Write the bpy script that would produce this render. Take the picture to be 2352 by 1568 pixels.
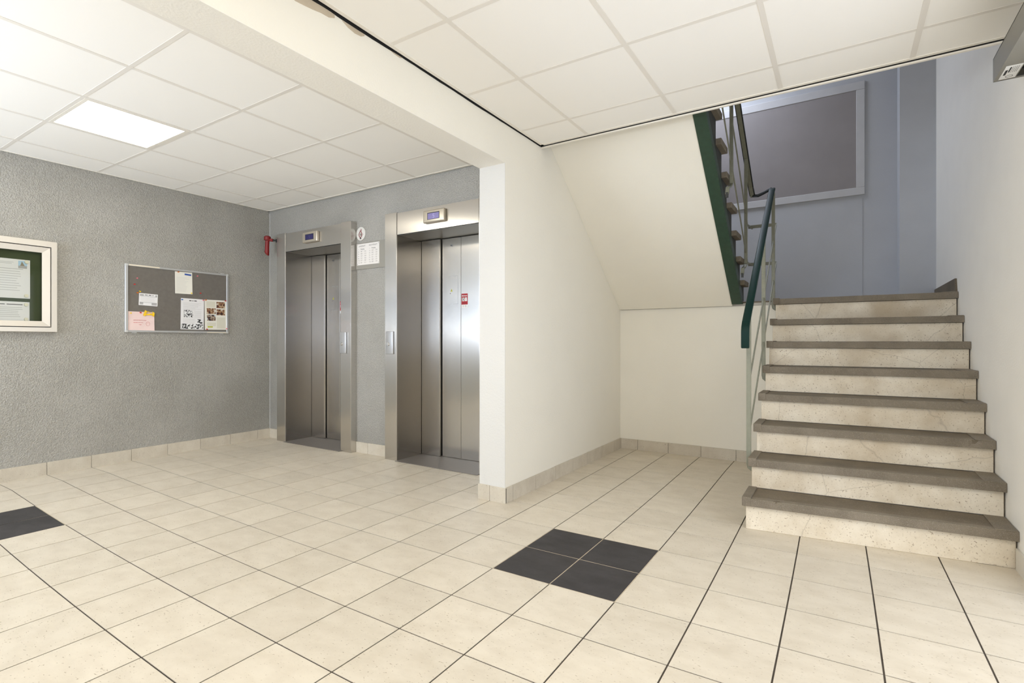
import bpy, bmesh, math, random
from mathutils import Vector, Matrix
random.seed(7)
for o in list(bpy.data.objects): bpy.data.objects.remove(o)
scene = bpy.context.scene
C = scene.collection
PI = math.pi

# ------------------------------------------------------------------ camera, world, lights, exposure
FPX, CX, CY = 1179.148, 1193.226, 784.0
CAM = Vector((1.09085, -2.28813, 1.06145)); YAW = 0.55972
cd = bpy.data.cameras.new('camera'); cam = bpy.data.objects.new('camera', cd); C.objects.link(cam)
cam.location = CAM; cam.rotation_euler = (PI/2, 0, YAW)
cd.sensor_fit = 'HORIZONTAL'; cd.sensor_width = 36; cd.lens = FPX/2352*36
cd.shift_x = (1176-CX)/2352; cd.shift_y = 0; cd.clip_start = 0.02
scene.camera = cam

w = bpy.data.worlds.new('daylight'); scene.world = w; w.use_nodes = True
bgn = w.node_tree.nodes['Background']
bgn.inputs[0].default_value = (0.62, 0.74, 1.0, 1); bgn.inputs[1].default_value = 0.9

scene.view_settings.view_transform = 'Standard'; scene.view_settings.look = 'None'
scene.view_settings.gamma = 1; scene.view_settings.use_curve_mapping = False
scene.view_settings.exposure = 1.08
scene.cycles.max_bounces = 12; scene.cycles.diffuse_bounces = 8

def area(name, loc, rot, sx, sy, power, col):
    d = bpy.data.lights.new(name, 'AREA'); d.shape = 'RECTANGLE'; d.size = sx; d.size_y = sy
    d.energy = power; d.color = col
    o = bpy.data.objects.new(name, d); C.objects.link(o); o.location = loc; o.rotation_euler = rot
    return o
COOL = (0.62, 0.76, 1.0); WARM = (1.0, 0.96, 0.87)
# daylight through the glazed entrance front behind the camera (windows are built below):
# sky light; the upward-tilted lamps are added fill for the ceilings
area('daylight_lobby', (-3.1, -3.96, 1.58), (PI/2, 0, 0), 2.1, 1.35, 16, COOL)
area('daylight_hall', (0.5, -3.96, 1.55), (PI/2, 0, 0), 2.0, 1.35, 0.8, (0.95, 0.97, 1.0))
area('upward_fill_lobby', (-3.0, -3.90, 1.30), (PI/2+1.1, 0, 0), 2.2, 0.8, 48, (0.84, 0.91, 1.0))
area('upward_fill_hall', (0.5, -3.92, 1.05), (PI/2+1.25, 0, 0), 2.0, 0.3, 2.5, (0.96, 0.98, 1.0))
# glazed entrance door in the right wall, under the overhead housing, just out of the frame
area('daylight_door', (1.775, -0.40, 1.12), (0, PI/2, 0), 2.1, 2.1, 10.5, (1.0, 0.98, 0.95))
# added hall fill behind the photographer; only the nearer lamp has a panel
area('hall_fill_near', (0.5, -2.0, 2.482), (0, 0, 0), 0.55, 0.55, 6, WARM)
area('hall_fill_far', (0.5, -3.2, 2.482), (0, 0, 0), 0.55, 0.55, 5, WARM)
# daylight from the window of the upper landing
area('daylight_upstairs', (-0.3, 3.0, 4.3), (0, 0, 0), 0.9, 0.8, 17, (0.80, 0.86, 1.0))

# ------------------------------------------------------------------ materials
def mat(name):
    m = bpy.data.materials.new(name); m.use_nodes = True
    return m, m.node_tree.nodes, m.node_tree.links, m.node_tree.nodes['Principled BSDF']
def N(nt, t, **kw):
    n = nt.new(t)
    for k, v in kw.items(): setattr(n, k, v)
    return n
def ramp(n, stops):
    e = n.color_ramp.elements
    while len(e) > 1: e.remove(e[-1])
    e[0].position, e[0].color = stops[0][0], (*stops[0][1], 1)
    for p, c in stops[1:]:
        x = e.new(p); x.color = (*c, 1)
def coords(n, l, kind='Object', scale=(1, 1, 1)):
    tc = N(n, 'ShaderNodeTexCoord'); mp = N(n, 'ShaderNodeMapping'); mp.inputs['Scale'].default_value = scale
    l.new(tc.outputs[kind], mp.inputs['Vector']); return mp.outputs[0]
def worldco(n, l, scale=(1, 1, 1)):
    g = N(n, 'ShaderNodeNewGeometry'); mp = N(n, 'ShaderNodeMapping'); mp.inputs['Scale'].default_value = scale
    l.new(g.outputs['Position'], mp.inputs['Vector']); return mp.outputs[0]
def simple(name, col, rough=0.5, metal=0.0, bump=0, bscale=200, var=0.0, vscale=8, emis=0, spec=0.5):
    m, n, l, b = mat(name)
    b.inputs['Base Color'].default_value = (*col, 1); b.inputs['Roughness'].default_value = rough
    b.inputs['Metallic'].default_value = metal; b.inputs['Specular IOR Level'].default_value = spec
    co = worldco(n, l)
    if var:
        t = N(n, 'ShaderNodeTexNoise'); t.inputs['Scale'].default_value = vscale; t.inputs['Detail'].default_value = 5
        l.new(co, t.inputs['Vector'])
        r = N(n, 'ShaderNodeValToRGB'); ramp(r, [(0.3, tuple(c*(1-var) for c in col)), (0.7, tuple(min(1, c*(1+var)) for c in col))])
        l.new(t.outputs['Fac'], r.inputs[0]); l.new(r.outputs[0], b.inputs['Base Color'])
    if bump:
        t = N(n, 'ShaderNodeTexNoise'); t.inputs['Scale'].default_value = bscale; t.inputs['Detail'].default_value = 3
        l.new(co, t.inputs['Vector'])
        bp = N(n, 'ShaderNodeBump'); bp.inputs['Strength'].default_value = bump; bp.inputs['Distance'].default_value = 0.004
        l.new(t.outputs['Fac'], bp.inputs['Height']); l.new(bp.outputs[0], b.inputs['Normal'])
    if emis:
        b.inputs['Emission Color'].default_value = (*col, 1); b.inputs['Emission Strength'].default_value = emis
    return m

white_wall = simple('white_plaster', (0.83, 0.795, 0.70), 0.75, bump=0.22, bscale=120, var=0.012, vscale=3)
beam_white = simple('white_beam_plaster', (0.80, 0.775, 0.71), 0.75, bump=0.3, bscale=90, var=0.012, vscale=3)
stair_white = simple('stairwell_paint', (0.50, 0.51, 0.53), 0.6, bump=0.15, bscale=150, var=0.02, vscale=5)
right_white = simple('right_wall_paint', (0.84, 0.81, 0.74), 0.55, bump=0.18, bscale=90, var=0.015, vscale=5)
ceil_white = simple('ceiling_tile_white', (0.90, 0.88, 0.835), 0.85, bump=0.05, bscale=400)
bar_white = simple('grid_bar_white', (0.78, 0.745, 0.685), 0.5)
trim_white = simple('edge_trim_white', (0.82, 0.78, 0.70), 0.45)
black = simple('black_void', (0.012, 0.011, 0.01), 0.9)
bare_plaster = simple('bare_plaster', (0.52, 0.44, 0.33), 0.9, bump=0.3, bscale=100, var=0.05, vscale=20)
grout_dark = simple('grout_dark', (0.055, 0.042, 0.030), 0.85, var=0.35, vscale=9)
grout_light = simple('grout_light', (0.50, 0.42, 0.30), 0.8, var=0.2, vscale=20)
green_paint = simple('green_paint', (0.022, 0.052, 0.032), 0.38, var=0.12, vscale=30)
side_dark = simple('dark_flight_side', (0.035, 0.036, 0.032), 0.6, var=0.1, vscale=20)
green_rail = simple('green_handrail_plastic', (0.005, 0.024, 0.018), 0.40, spec=0.16)
dark_rail = simple('dark_handrail_plastic', (0.012, 0.014, 0.012), 0.3)
olive_steel = simple('olive_painted_steel', (0.23, 0.23, 0.17), 0.45, var=0.06, vscale=40)
grey_panel = simple('grey_panel_paint', (0.30, 0.275, 0.27), 0.7, var=0.05, vscale=4)
frame_light = simple('panel_frame_paint', (0.56, 0.555, 0.555), 0.6, var=0.03, vscale=9)
alu = simple('aluminium_cream', (0.66, 0.61, 0.53), 0.35, metal=0.35)
alu_grey = simple('aluminium_grey', (0.56, 0.56, 0.55), 0.35, metal=0.5)
alu_cream = simple('cream_label_strip', (0.78, 0.70, 0.56), 0.5)
plastic_cap = simple('grey_plastic_corner', (0.55, 0.55, 0.53), 0.5)
felt_grey = simple('grey_felt', (0.165, 0.150, 0.130), 0.95, bump=0.4, bscale=500, var=0.06, vscale=40)
felt_green = simple('green_felt', (0.052, 0.068, 0.028), 0.95, bump=0.3, bscale=500)
paper = simple('white_paper', (0.80, 0.79, 0.79), 0.8)
paper_cream = simple('cream_paper', (0.80, 0.78, 0.70), 0.8)
paper_pink = simple('pink_paper', (0.80, 0.62, 0.585), 0.8, var=0.03, vscale=15)
print_grey = simple('print_grey', (0.42, 0.41, 0.41), 0.8)
print_light = simple('print_light', (0.60, 0.585, 0.57), 0.8)
print_cream = simple('print_cream_block', (0.68, 0.66, 0.55), 0.8)
print_black = simple('print_black', (0.03, 0.03, 0.03), 0.8)
print_blue = simple('print_blue', (0.035, 0.09, 0.36), 0.7)
print_red = simple('print_red', (0.55, 0.05, 0.06), 0.7)
hi_yellow = simple('highlighter_yellow', (0.62, 0.66, 0.03), 0.7)
pin_red = simple('pin_red', (0.55, 0.02, 0.02), 0.3); pin_pink = simple('pin_pink', (0.75, 0.18, 0.22), 0.3)
pin_orange = simple('pin_orange', (0.65, 0.16, 0.01), 0.3); pin_yellow = simple('pin_yellow', (0.85, 0.60, 0.02), 0.3)
pin_blue = simple('pin_blue', (0.03, 0.14, 0.45), 0.3)
magnet_cream = simple('magnet_cream', (0.80, 0.76, 0.60), 0.4)
tape_yellow = simple('crumpled_yellow_tape', (0.80, 0.50, 0.01), 0.45, bump=0.5, bscale=80, var=0.3, vscale=60)
alarm_red = simple('alarm_red', (0.20, 0.006, 0.005), 0.45)
sticker_red = simple('sticker_red', (0.42, 0.004, 0.012), 0.4)
sticker_white = simple('sticker_white', (0.82, 0.82, 0.80), 0.4)
sticker_yellow = simple('sticker_yellow', (0.62, 0.60, 0.08), 0.5)
ring_grey = simple('etched_grey', (0.36, 0.37, 0.38), 0.4, metal=0.6)
disc_white = simple('disc_white', (0.72, 0.70, 0.65), 0.5)
sign_grey = simple('sign_backing_grey', (0.31, 0.295, 0.255), 0.55)
sign_white = simple('sign_white', (0.80, 0.77, 0.73), 0.4)
housing_grey = simple('housing_grey_metal', (0.26, 0.25, 0.215), 0.42, metal=0.3)
screen_dark = simple('screen_dark_blue', (0.022, 0.020, 0.085), 0.2, emis=0.12)
screen_lit = simple('screen_lit_violet', (0.125, 0.11, 0.235), 0.25, emis=0.45)
digit_lit = simple('digit_lit', (0.26, 0.235, 0.40), 0.4, emis=0.45)
digit_dim = simple('digit_dim', (0.05, 0.045, 0.16), 0.3, emis=0.12)
bezel = simple('bezel_champagne', (0.62, 0.56, 0.46), 0.32, metal=0.7)
plate_steel = simple('button_plate_steel', (0.60, 0.61, 0.63), 0.33, metal=0.7)
gap_dark = simple('shadow_gap', (0.02, 0.02, 0.02), 0.8)
led = simple('led_diffuser', (1.0, 0.93, 0.78), 0.5, emis=6.0)
winframe = simple('window_frame_grey', (0.35, 0.36, 0.37), 0.4)
concrete = simple('raw_concrete', (0.50, 0.47, 0.42), 0.8, bump=0.3, bscale=60, var=0.08, vscale=10)

# silver-grey textured wall paint
def make_grey_wall():
    m, n, l, b = mat('silver_textured_plaster')
    co = worldco(n, l)
    t1 = N(n, 'ShaderNodeTexNoise'); t1.inputs['Scale'].default_value = 112; t1.inputs['Detail'].default_value = 3; t1.inputs['Roughness'].default_value = 0.5
    t2 = N(n, 'ShaderNodeTexNoise'); t2.inputs['Scale'].default_value = 2.2; t2.inputs['Detail'].default_value = 5
    for t in (t1, t2): l.new(co, t.inputs['Vector'])
    r = N(n, 'ShaderNodeValToRGB'); ramp(r, [(0.3, (0.355, 0.342, 0.305)), (0.7, (0.425, 0.412, 0.375))])
    l.new(t2.outputs['Fac'], r.inputs[0])
    sp = N(n, 'ShaderNodeMapRange'); sp.inputs['From Min'].default_value = 0.3; sp.inputs['From Max'].default_value = 0.7; sp.inputs['To Min'].default_value = 0.84; sp.inputs['To Max'].default_value = 1.14
    l.new(t1.outputs['Fac'], sp.inputs['Value'])
    ml = N(n, 'ShaderNodeVectorMath', operation='SCALE'); l.new(r.outputs[0], ml.inputs[0]); l.new(sp.outputs[0], ml.inputs['Scale'])
    l.new(ml.outputs[0], b.inputs['Base Color'])
    b.inputs['Metallic'].default_value = 0.30; b.inputs['Roughness'].default_value = 0.46
    bp = N(n, 'ShaderNodeBump'); bp.inputs['Strength'].default_value = 0.9; bp.inputs['Distance'].default_value = 0.0075
    l.new(t1.outputs['Fac'], bp.inputs['Height']); l.new(bp.outputs[0], b.inputs['Normal'])
    return m
grey_wall = make_grey_wall()

def make_tile(name, base, dark, speck, srough):
    m, n, l, b = mat(name)
    co = worldco(n, l)
    oi = N(n, 'ShaderNodeObjectInfo')
    add = N(n, 'ShaderNodeVectorMath', operation='ADD'); l.new(co, add.inputs[0])
    sc = N(n, 'ShaderNodeVectorMath', operation='SCALE'); sc.inputs['Scale'].default_value = 31.0
    cb = N(n, 'ShaderNodeCombineXYZ'); l.new(oi.outputs['Random'], cb.inputs[2]); l.new(cb.outputs[0], sc.inputs[0]); l.new(sc.outputs[0], add.inputs[1])
    cl = N(n, 'ShaderNodeTexNoise'); cl.inputs['Scale'].default_value = 7; cl.inputs['Detail'].default_value = 8; cl.inputs['Roughness'].default_value = 0.62
    mp = N(n, 'ShaderNodeMapping'); mp.inputs['Scale'].default_value = (1.0, 1.6, 1.0)
    l.new(add.outputs[0], mp.inputs['Vector']); l.new(mp.outputs[0], cl.inputs['Vector'])
    r = N(n, 'ShaderNodeValToRGB'); ramp(r, [(0.30, dark), (0.62, base)]); l.new(cl.outputs['Fac'], r.inputs[0])
    # fine specks
    vo = N(n, 'ShaderNodeTexNoise'); vo.inputs['Scale'].default_value = 140; vo.inputs['Detail'].default_value = 2
    mp2 = N(n, 'ShaderNodeMapping'); mp2.inputs['Scale'].default_value = (0.6, 1.3, 1.0)
    l.new(add.outputs[0], mp2.inputs['Vector']); l.new(mp2.outputs[0], vo.inputs['Vector'])
    r2 = N(n, 'ShaderNodeValToRGB'); ramp(r2, [(0.27, (0.85, 0.85, 0.85)), (0.335, (0, 0, 0))]); l.new(vo.outputs['Fac'], r2.inputs[0])
    mx = N(n, 'ShaderNodeMix', data_type='RGBA'); mx.inputs['B'].default_value = (*speck, 1)
    l.new(r2.outputs[0], mx.inputs['Factor']); l.new(r.outputs[0], mx.inputs['A'])
    # per-tile tint
    hs = N(n, 'ShaderNodeHueSaturation'); mr = N(n, 'ShaderNodeMapRange'); mr.inputs['To Min'].default_value = 0.955; mr.inputs['To Max'].default_value = 1.03
    l.new(oi.outputs['Random'], mr.inputs['Value']); l.new(mr.outputs[0], hs.inputs['Value']); l.new(mx.outputs['Result'], hs.inputs['Color'])
    l.new(hs.outputs[0], b.inputs['Base Color'])
    b.inputs['Roughness'].default_value = srough; b.inputs['Specular IOR Level'].default_value = 0.45
    return m
tile_cream = make_tile('cream_floor_tile', (0.655, 0.588, 0.478), (0.575, 0.508, 0.402), (0.30, 0.24, 0.16), 0.36)
tile_dark = make_tile('dark_floor_tile', (0.046, 0.042, 0.042), (0.028, 0.025, 0.025), (0.018, 0.016, 0.015), 0.72)
tile_base = make_tile('cream_skirting_tile', (0.63, 0.575, 0.475), (0.54, 0.48, 0.385), (0.30, 0.25, 0.19), 0.5)

def make_stone(name, base, dark, speck, ssc, thr, rough, stain=None):
    m, n, l, b = mat(name)
    co = worldco(n, l)
    cl = N(n, 'ShaderNodeTexNoise'); cl.inputs['Scale'].default_value = 5; cl.inputs['Detail'].default_value = 9; cl.inputs['Roughness'].default_value = 0.65
    l.new(co, cl.inputs['Vector'])
    r = N(n, 'ShaderNodeValToRGB'); ramp(r, [(0.33, dark), (0.62, base)]); l.new(cl.outputs['Fac'], r.inputs[0])
    vo = N(n, 'ShaderNodeTexNoise'); vo.inputs['Scale'].default_value = ssc; vo.inputs['Detail'].default_value = 3
    l.new(co, vo.inputs['Vector'])
    r2 = N(n, 'ShaderNodeValToRGB'); ramp(r2, [(thr-0.04, (0.8, 0.8, 0.8)), (thr+0.05, (0, 0, 0))]); l.new(vo.outputs['Fac'], r2.inputs[0])
    mx = N(n, 'ShaderNodeMix', data_type='RGBA'); mx.inputs['B'].default_value = (*speck, 1)
    l.new(r2.outputs[0], mx.inputs['Factor']); l.new(r.outputs[0], mx.inputs['A'])
    out = mx.outputs['Result']
    if stain:
        st = N(n, 'ShaderNodeTexNoise'); st.inputs['Scale'].default_value = 2.6; st.inputs['Detail'].default_value = 6
        l.new(co, st.inputs['Vector'])
        r3 = N(n, 'ShaderNodeValToRGB'); ramp(r3, [(0.50, (0, 0, 0)), (0.72, (0.75, 0.75, 0.75))]); l.new(st.outputs['Fac'], r3.inputs[0])
        m3 = N(n, 'ShaderNodeMix', data_type='RGBA'); m3.inputs['B'].default_value = (*stain, 1)
        l.new(r3.outputs[0], m3.inputs['Factor']); l.new(out, m3.inputs['A']); out = m3.outputs['Result']
        # hairline cracks
        v = N(n, 'ShaderNodeTexVoronoi', feature='DISTANCE_TO_EDGE'); v.inputs['Scale'].default_value = 1.1
        wp = N(n, 'ShaderNodeTexNoise'); wp.inputs['Scale'].default_value = 9; l.new(co, wp.inputs['Vector'])
        ad = N(n, 'ShaderNodeVectorMath', operation='MULTIPLY_ADD'); ad.inputs[1].default_value = (0.05, 0.05, 0.05)
        l.new(wp.outputs['Color'], ad.inputs[0]); l.new(co, ad.inputs[2]); l.new(ad.outputs[0], v.inputs['Vector'])
        r4 = N(n, 'ShaderNodeValToRGB'); ramp(r4, [(0.0, (0.30, 0.30, 0.30)), (0.0016, (0, 0, 0))]); l.new(v.outputs['Distance'], r4.inputs[0])
        m4 = N(n, 'ShaderNodeMix', data_type='RGBA'); m4.inputs['B'].default_value = (0.20, 0.15, 0.10, 1)
        l.new(r4.outputs[0], m4.inputs['Factor']); l.new(out, m4.inputs['A']); out = m4.outputs['Result']
    l.new(out, b.inputs['Base Color']); b.inputs['Roughness'].default_value = rough
    bp = N(n, 'ShaderNodeBump'); bp.inputs['Strength'].default_value = 0.25; bp.inputs['Distance'].default_value = 0.003
    l.new(vo.outputs['Fac'], bp.inputs['Height']); l.new(bp.outputs[0], b.inputs['Normal'])
    return m
riser_stone = make_stone('cream_terrazzo_riser', (0.80, 0.725, 0.59), (0.66, 0.57, 0.43), (0.30, 0.22, 0.14), 120, 0.335, 0.6, (0.45, 0.35, 0.22))
tread_stone = make_stone('worn_brown_tread', (0.155, 0.122, 0.078), (0.098, 0.075, 0.046), (0.25, 0.22, 0.18), 260, 0.36, 0.62)
nose_stone = make_stone('speckled_tread_edge', (0.205, 0.170, 0.122), (0.140, 0.113, 0.077), (0.42, 0.38, 0.32), 650, 0.38, 0.75)

def make_steel(name, base, rough, tan):
    m, n, l, b = mat(name)
    co = worldco(n, l, tan)
    t = N(n, 'ShaderNodeTexNoise'); t.inputs['Scale'].default_value = 1; t.inputs['Detail'].default_value = 3
    l.new(co, t.inputs['Vector'])
    mr = N(n, 'ShaderNodeMapRange'); mr.inputs['To Min'].default_value = rough; mr.inputs['To Max'].default_value = rough+0.004
    l.new(t.outputs['Fac'], mr.inputs['Value']); l.new(mr.outputs[0], b.inputs['Roughness'])
    b.inputs['Base Color'].default_value = (*base, 1); b.inputs['Metallic'].default_value = 1.0
    b.inputs['Anisotropic'].default_value = 0.85
    tg = N(n, 'ShaderNodeCombineXYZ'); tg.inputs[2].default_value = 1.0
    l.new(tg.outputs[0], b.inputs['Tangent'])
    b.inputs['Anisotropic Rotation'].default_value = 0.25
    return m
steel = make_steel('brushed_steel', (0.60, 0.575, 0.54), 0.24, (500, 500, 3))
steel_door = make_steel('brushed_steel_door', (0.56, 0.54, 0.51), 0.22, (500, 500, 3))
steel_head = simple('steel_head', (0.34, 0.33, 0.30), 0.4, metal=0.9)
steel_jamb = make_steel('brushed_steel_reveal', (0.36, 0.34, 0.315), 0.26, (500, 500, 3))

def make_sill():
    m, n, l, b = mat('chequered_sill_metal')
    co = worldco(n, l, (90, 90, 90))
    c = N(n, 'ShaderNodeTexVoronoi'); c.inputs['Scale'].default_value = 1.0; c.inputs['Randomness'].default_value = 0.15; l.new(co, c.inputs['Vector'])
    bp = N(n, 'ShaderNodeBump'); bp.inputs['Strength'].default_value = 0.6; bp.inputs['Distance'].default_value = 0.003
    l.new(c.outputs['Distance'], bp.inputs['Height']); l.new(bp.outputs[0], b.inputs['Normal'])
    b.inputs['Base Color'].default_value = (0.30, 0.275, 0.25, 1); b.inputs['Metallic'].default_value = 0.7; b.inputs['Roughness'].default_value = 0.45
    return m
sill_mat = make_sill()

def make_photo(name, cols, scale):
    m, n, l, b = mat(name)
    co = worldco(n, l)
    v = N(n, 'ShaderNodeTexNoise'); v.inputs['Scale'].default_value = scale; v.inputs['Detail'].default_value = 2
    l.new(co, v.inputs['Vector'])
    r = N(n, 'ShaderNodeValToRGB'); ramp(r, cols); r.color_ramp.interpolation = 'LINEAR'
    l.new(v.outputs['Fac'], r.inputs[0]); l.new(r.outputs[0], b.inputs['Base Color']); b.inputs['Roughness'].default_value = 0.6
    return m
photo_bw = make_photo('printed_photo_black_white', [(0.42, (0.02, 0.02, 0.02)), (0.5, (0.35, 0.35, 0.35)), (0.56, (0.8, 0.8, 0.8))], 60)
photo_col = make_photo('printed_photo_warm', [(0.36, (0.03, 0.015, 0.01)), (0.47, (0.20, 0.07, 0.04)), (0.55, (0.40, 0.27, 0.12)), (0.65, (0.65, 0.60, 0.55))], 42)
photo_cool = make_photo('printed_photo_dark', [(0.38, (0.01, 0.01, 0.02)), (0.48, (0.15, 0.08, 0.05)), (0.56, (0.45, 0.36, 0.26)), (0.66, (0.45, 0.60, 0.75))], 42)

def make_glass():
    m = bpy.data.materials.new('clear_glass'); m.use_nodes = True; n = m.node_tree.nodes; l = m.node_tree.links
    n.clear(); o = n.new('ShaderNodeOutputMaterial'); t = n.new('ShaderNodeBsdfTransparent'); g = n.new('ShaderNodeBsdfGlossy')
    g.inputs['Roughness'].default_value = 0.03; t.inputs[0].default_value = (0.96, 0.97, 0.96, 1)
    f = n.new('ShaderNodeFresnel'); f.inputs[0].default_value = 1.22; mx = n.new('ShaderNodeMixShader')
    l.new(f.outputs[0], mx.inputs[0]); l.new(t.outputs[0], mx.inputs[1]); l.new(g.outputs[0], mx.inputs[2]); l.new(mx.outputs[0], o.inputs[0])
    return m
glass = make_glass()

# ------------------------------------------------------------------ mesh helpers
def B(): return bmesh.new()
def bx(bm, x0, x1, y0, y1, z0, z1):
    v = [bm.verts.new(p) for p in ((x0,y0,z0),(x1,y0,z0),(x1,y1,z0),(x0,y1,z0),(x0,y0,z1),(x1,y0,z1),(x1,y1,z1),(x0,y1,z1))]
    for f in ((0,3,2,1),(4,5,6,7),(0,1,5,4),(1,2,6,5),(2,3,7,6),(3,0,4,7)): bm.faces.new([v[i] for i in f])
    return v
def hexa(bm, bot, top):
    """box from two matching quads (any orientation)"""
    v = [bm.verts.new(p) for p in list(bot)+list(top)]
    k = len(bot)
    bm.faces.new(v[:k][::-1]); bm.faces.new(v[k:])
    for i in range(k): bm.faces.new([v[i], v[(i+1) % k], v[k+(i+1) % k], v[k+i]])
def cyl(bm, p0, p1, r0, r1=None, seg=16, cap=True):
    r1 = r0 if r1 is None else r1
    p0, p1 = Vector(p0), Vector(p1); d = (p1-p0).normalized()
    a = d.orthogonal().normalized(); b_ = d.cross(a)
    A = [bm.verts.new(p0+(a*math.cos(2*PI*i/seg)+b_*math.sin(2*PI*i/seg))*r0) for i in range(seg)]
    Bv = [bm.verts.new(p1+(a*math.cos(2*PI*i/seg)+b_*math.sin(2*PI*i/seg))*r1) for i in range(seg)]
    for i in range(seg): bm.faces.new([A[i], A[(i+1) % seg], Bv[(i+1) % seg], Bv[i]])
    if cap: bm.faces.new(A[::-1]); bm.faces.new(Bv)
def flatbar(bm, pts, wdir, wid, thick):
    """rectangular bar swept along pts; wdir = direction of the width"""
    wd = Vector(wdir).normalized(); rings = []
    P = [Vector(p) for p in pts]
    for i, p in enumerate(P):
        t0 = (P[i]-P[i-1]).normalized() if i else (P[1]-P[0]).normalized()
        t1 = (P[i+1]-P[i]).normalized() if i < len(P)-1 else t0
        t = (t0+t1).normalized(); nn = t.cross(wd).normalized()
        k = 1/max(0.4, t.dot(t0))
        rings.append([bm.verts.new(p+wd*wid/2*a+nn*thick/2*b_*k) for a, b_ in ((-1,-1),(1,-1),(1,1),(-1,1))])
    for r, s in zip(rings, rings[1:]):
        for i in range(4): bm.faces.new([r[i], r[(i+1) % 4], s[(i+1) % 4], s[i]])
    bm.faces.new(rings[0][::-1]); bm.faces.new(rings[-1])
def bevel(bm, w_, seg=2):
    bmesh.ops.bevel(bm, geom=bm.edges[:], offset=w_, segments=seg, affect='EDGES', profile=0.5)
def obj(name, bm, m, parent=None, smooth=False, **props):
    bmesh.ops.recalc_face_normals(bm, faces=bm.faces[:])
    me = bpy.data.meshes.new(name); bm.to_mesh(me); bm.free(); me.materials.append(m)
    if smooth:
        for p in me.polygons: p.use_smooth = True
        try: me.set_sharp_from_angle(angle=math.radians(40))
        except Exception: pass
    o = bpy.data.objects.new(name, me); C.objects.link(o)
    if parent is not None:
        o.parent = parent; o.matrix_parent_inverse = Matrix.Translation(-parent.location)
    for k, v in props.items(): o[k] = v
    return o
def box(name, m, parent, *a, **props):
    bm = B(); bx(bm, *a); return obj(name, bm, m, parent, **props)
def thing(name, label, cat, loc, group=None):
    o = bpy.data.objects.new(name, None); C.objects.link(o); o.location = loc; o.empty_display_size = 0.05
    o['label'] = label; o['category'] = cat
    if group: o['group'] = group
    return o
def tag(o, label, cat, group=None):
    o['label'] = label; o['category'] = cat
    if group: o['group'] = group
    return o
def pivot(name, loc=(0, 0, 0), **props):
    o = bpy.data.objects.new(name, None); C.objects.link(o); o.location = loc; o.empty_display_size = 0.05
    for k, v in props.items(): o[k] = v
    return o

def fontmesh(s, size, align='LEFT', weight=0.0):
    cu = bpy.data.curves.new('txt', 'FONT'); cu.body = s; cu.size = size; cu.align_x = align; cu.align_y = 'CENTER'; cu.offset = weight
    cu.resolution_u = 2
    o = bpy.data.objects.new('txt', cu); C.objects.link(o)
    bpy.context.view_layer.update()
    me = bpy.data.meshes.new_from_object(o.evaluated_get(bpy.context.evaluated_depsgraph_get()))
    bpy.data.objects.remove(o); bpy.data.curves.remove(cu); return me
def addtext(bm, s, size, M, align='LEFT', weight=0.0):
    me = fontmesh(s, size, align, weight); me.transform(M); bm.from_mesh(me); bpy.data.meshes.remove(me)
def front_M(x, y, z):   # text on a wall that faces -y
    return Matrix.Translation((x, y, z)) @ Matrix.Rotation(PI/2, 4, 'X')
def left_M(x, y, z):    # text on a wall that faces +x (reads towards +y)
    return Matrix.Translation((x, y, z)) @ Matrix.Rotation(PI/2, 4, 'Z') @ Matrix.Rotation(PI/2, 4, 'X')

# ------------------------------------------------------------------ main dimensions
XL = -4.28      # grey lobby wall
YL = 1.07       # lift wall
XW = -0.78      # white wall, hall side
XWL = -0.985    # white wall, lobby side
YP = 0.52       # end of the white wall (pillar face)
XR = 1.79       # right wall
YB = 2.60       # wall under the landing
YS = 3.65       # stairwell back wall
ZC = 2.50       # suspended ceiling
YE = 0.985      # far edge of the hall ceiling
ZL = 1.412      # landing
YF = -4.0       # entrance front behind the camera

def project(p):
    d = Vector(p)-CAM; c, s = math.cos(YAW), math.sin(YAW)
    fw = -d.x*s+d.y*c; rt = d.x*c+d.y*s
    if fw < 0.05: return None
    return CX+FPX*rt/fw, CY-FPX*d.z/fw, fw

# ------------------------------------------------------------------ floor with its tiles
def warp(u, v):   # tile joints as laid: slightly out of square
    uc, vc = max(-5, min(7, u)), max(-13, min(5.5, v))
    f = (1, uc, vc, uc*uc, uc*vc, vc*vc)
    dx = sum(a*b_ for a, b_ in zip((0.007473, -0.000587, 0.000223, -0.000324, -0.000213, -0.000163), f))
    dy = sum(a*b_ for a, b_ in zip((-0.011203, 0.002672, 0.005099, 0.000752, 0.000941, 0.000714), f))
    return Vector((v*0.3+dx, u*0.3+dy, 0))
bm = B(); bx(bm, XL-0.15, XR+0.15, YF-0.1, YB+0.1, -0.12, -0.0020)
floor = obj('floor', bm, grout_dark, kind='structure')
GX, GY = 0.0030, 0.0026    # half joint widths
def tile_quad(u, v):
    a, b_, c, d = warp(u, v), warp(u, v+1), warp(u+1, v+1), warp(u+1, v)
    return [a+Vector((GX, GY, 0)), b_+Vector((-GX, GY, 0)), c+Vector((-GX, -GY, 0)), d+Vector((GX, -GY, 0))]
def hidden(u, v):
    x, y = (v+0.5)*0.3, (u+0.5)*0.3
    if x < -0.9 and y > 1.2: return True
    if x > 0.75 and y > 1.2: return True
    return False
cand = []
for u in range(-14, 9):
    for v in range(-15, 6):
        if hidden(u, v): continue
        q = tile_quad(u, v); pr = [project(p) for p in q]
        vis = all(pr) and any(-20 < a[0] < 2372 and -20 < a[1] < 1588 for a in pr)
        ar = 0
        if vis:
            ar = 0.5*abs(sum(pr[i][0]*pr[(i+1) % 4][1]-pr[(i+1) % 4][0]*pr[i][1] for i in range(4)))
        cand.append((ar if vis else 0, u, v, q))
cand.sort(key=lambda t: -t[0])
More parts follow.
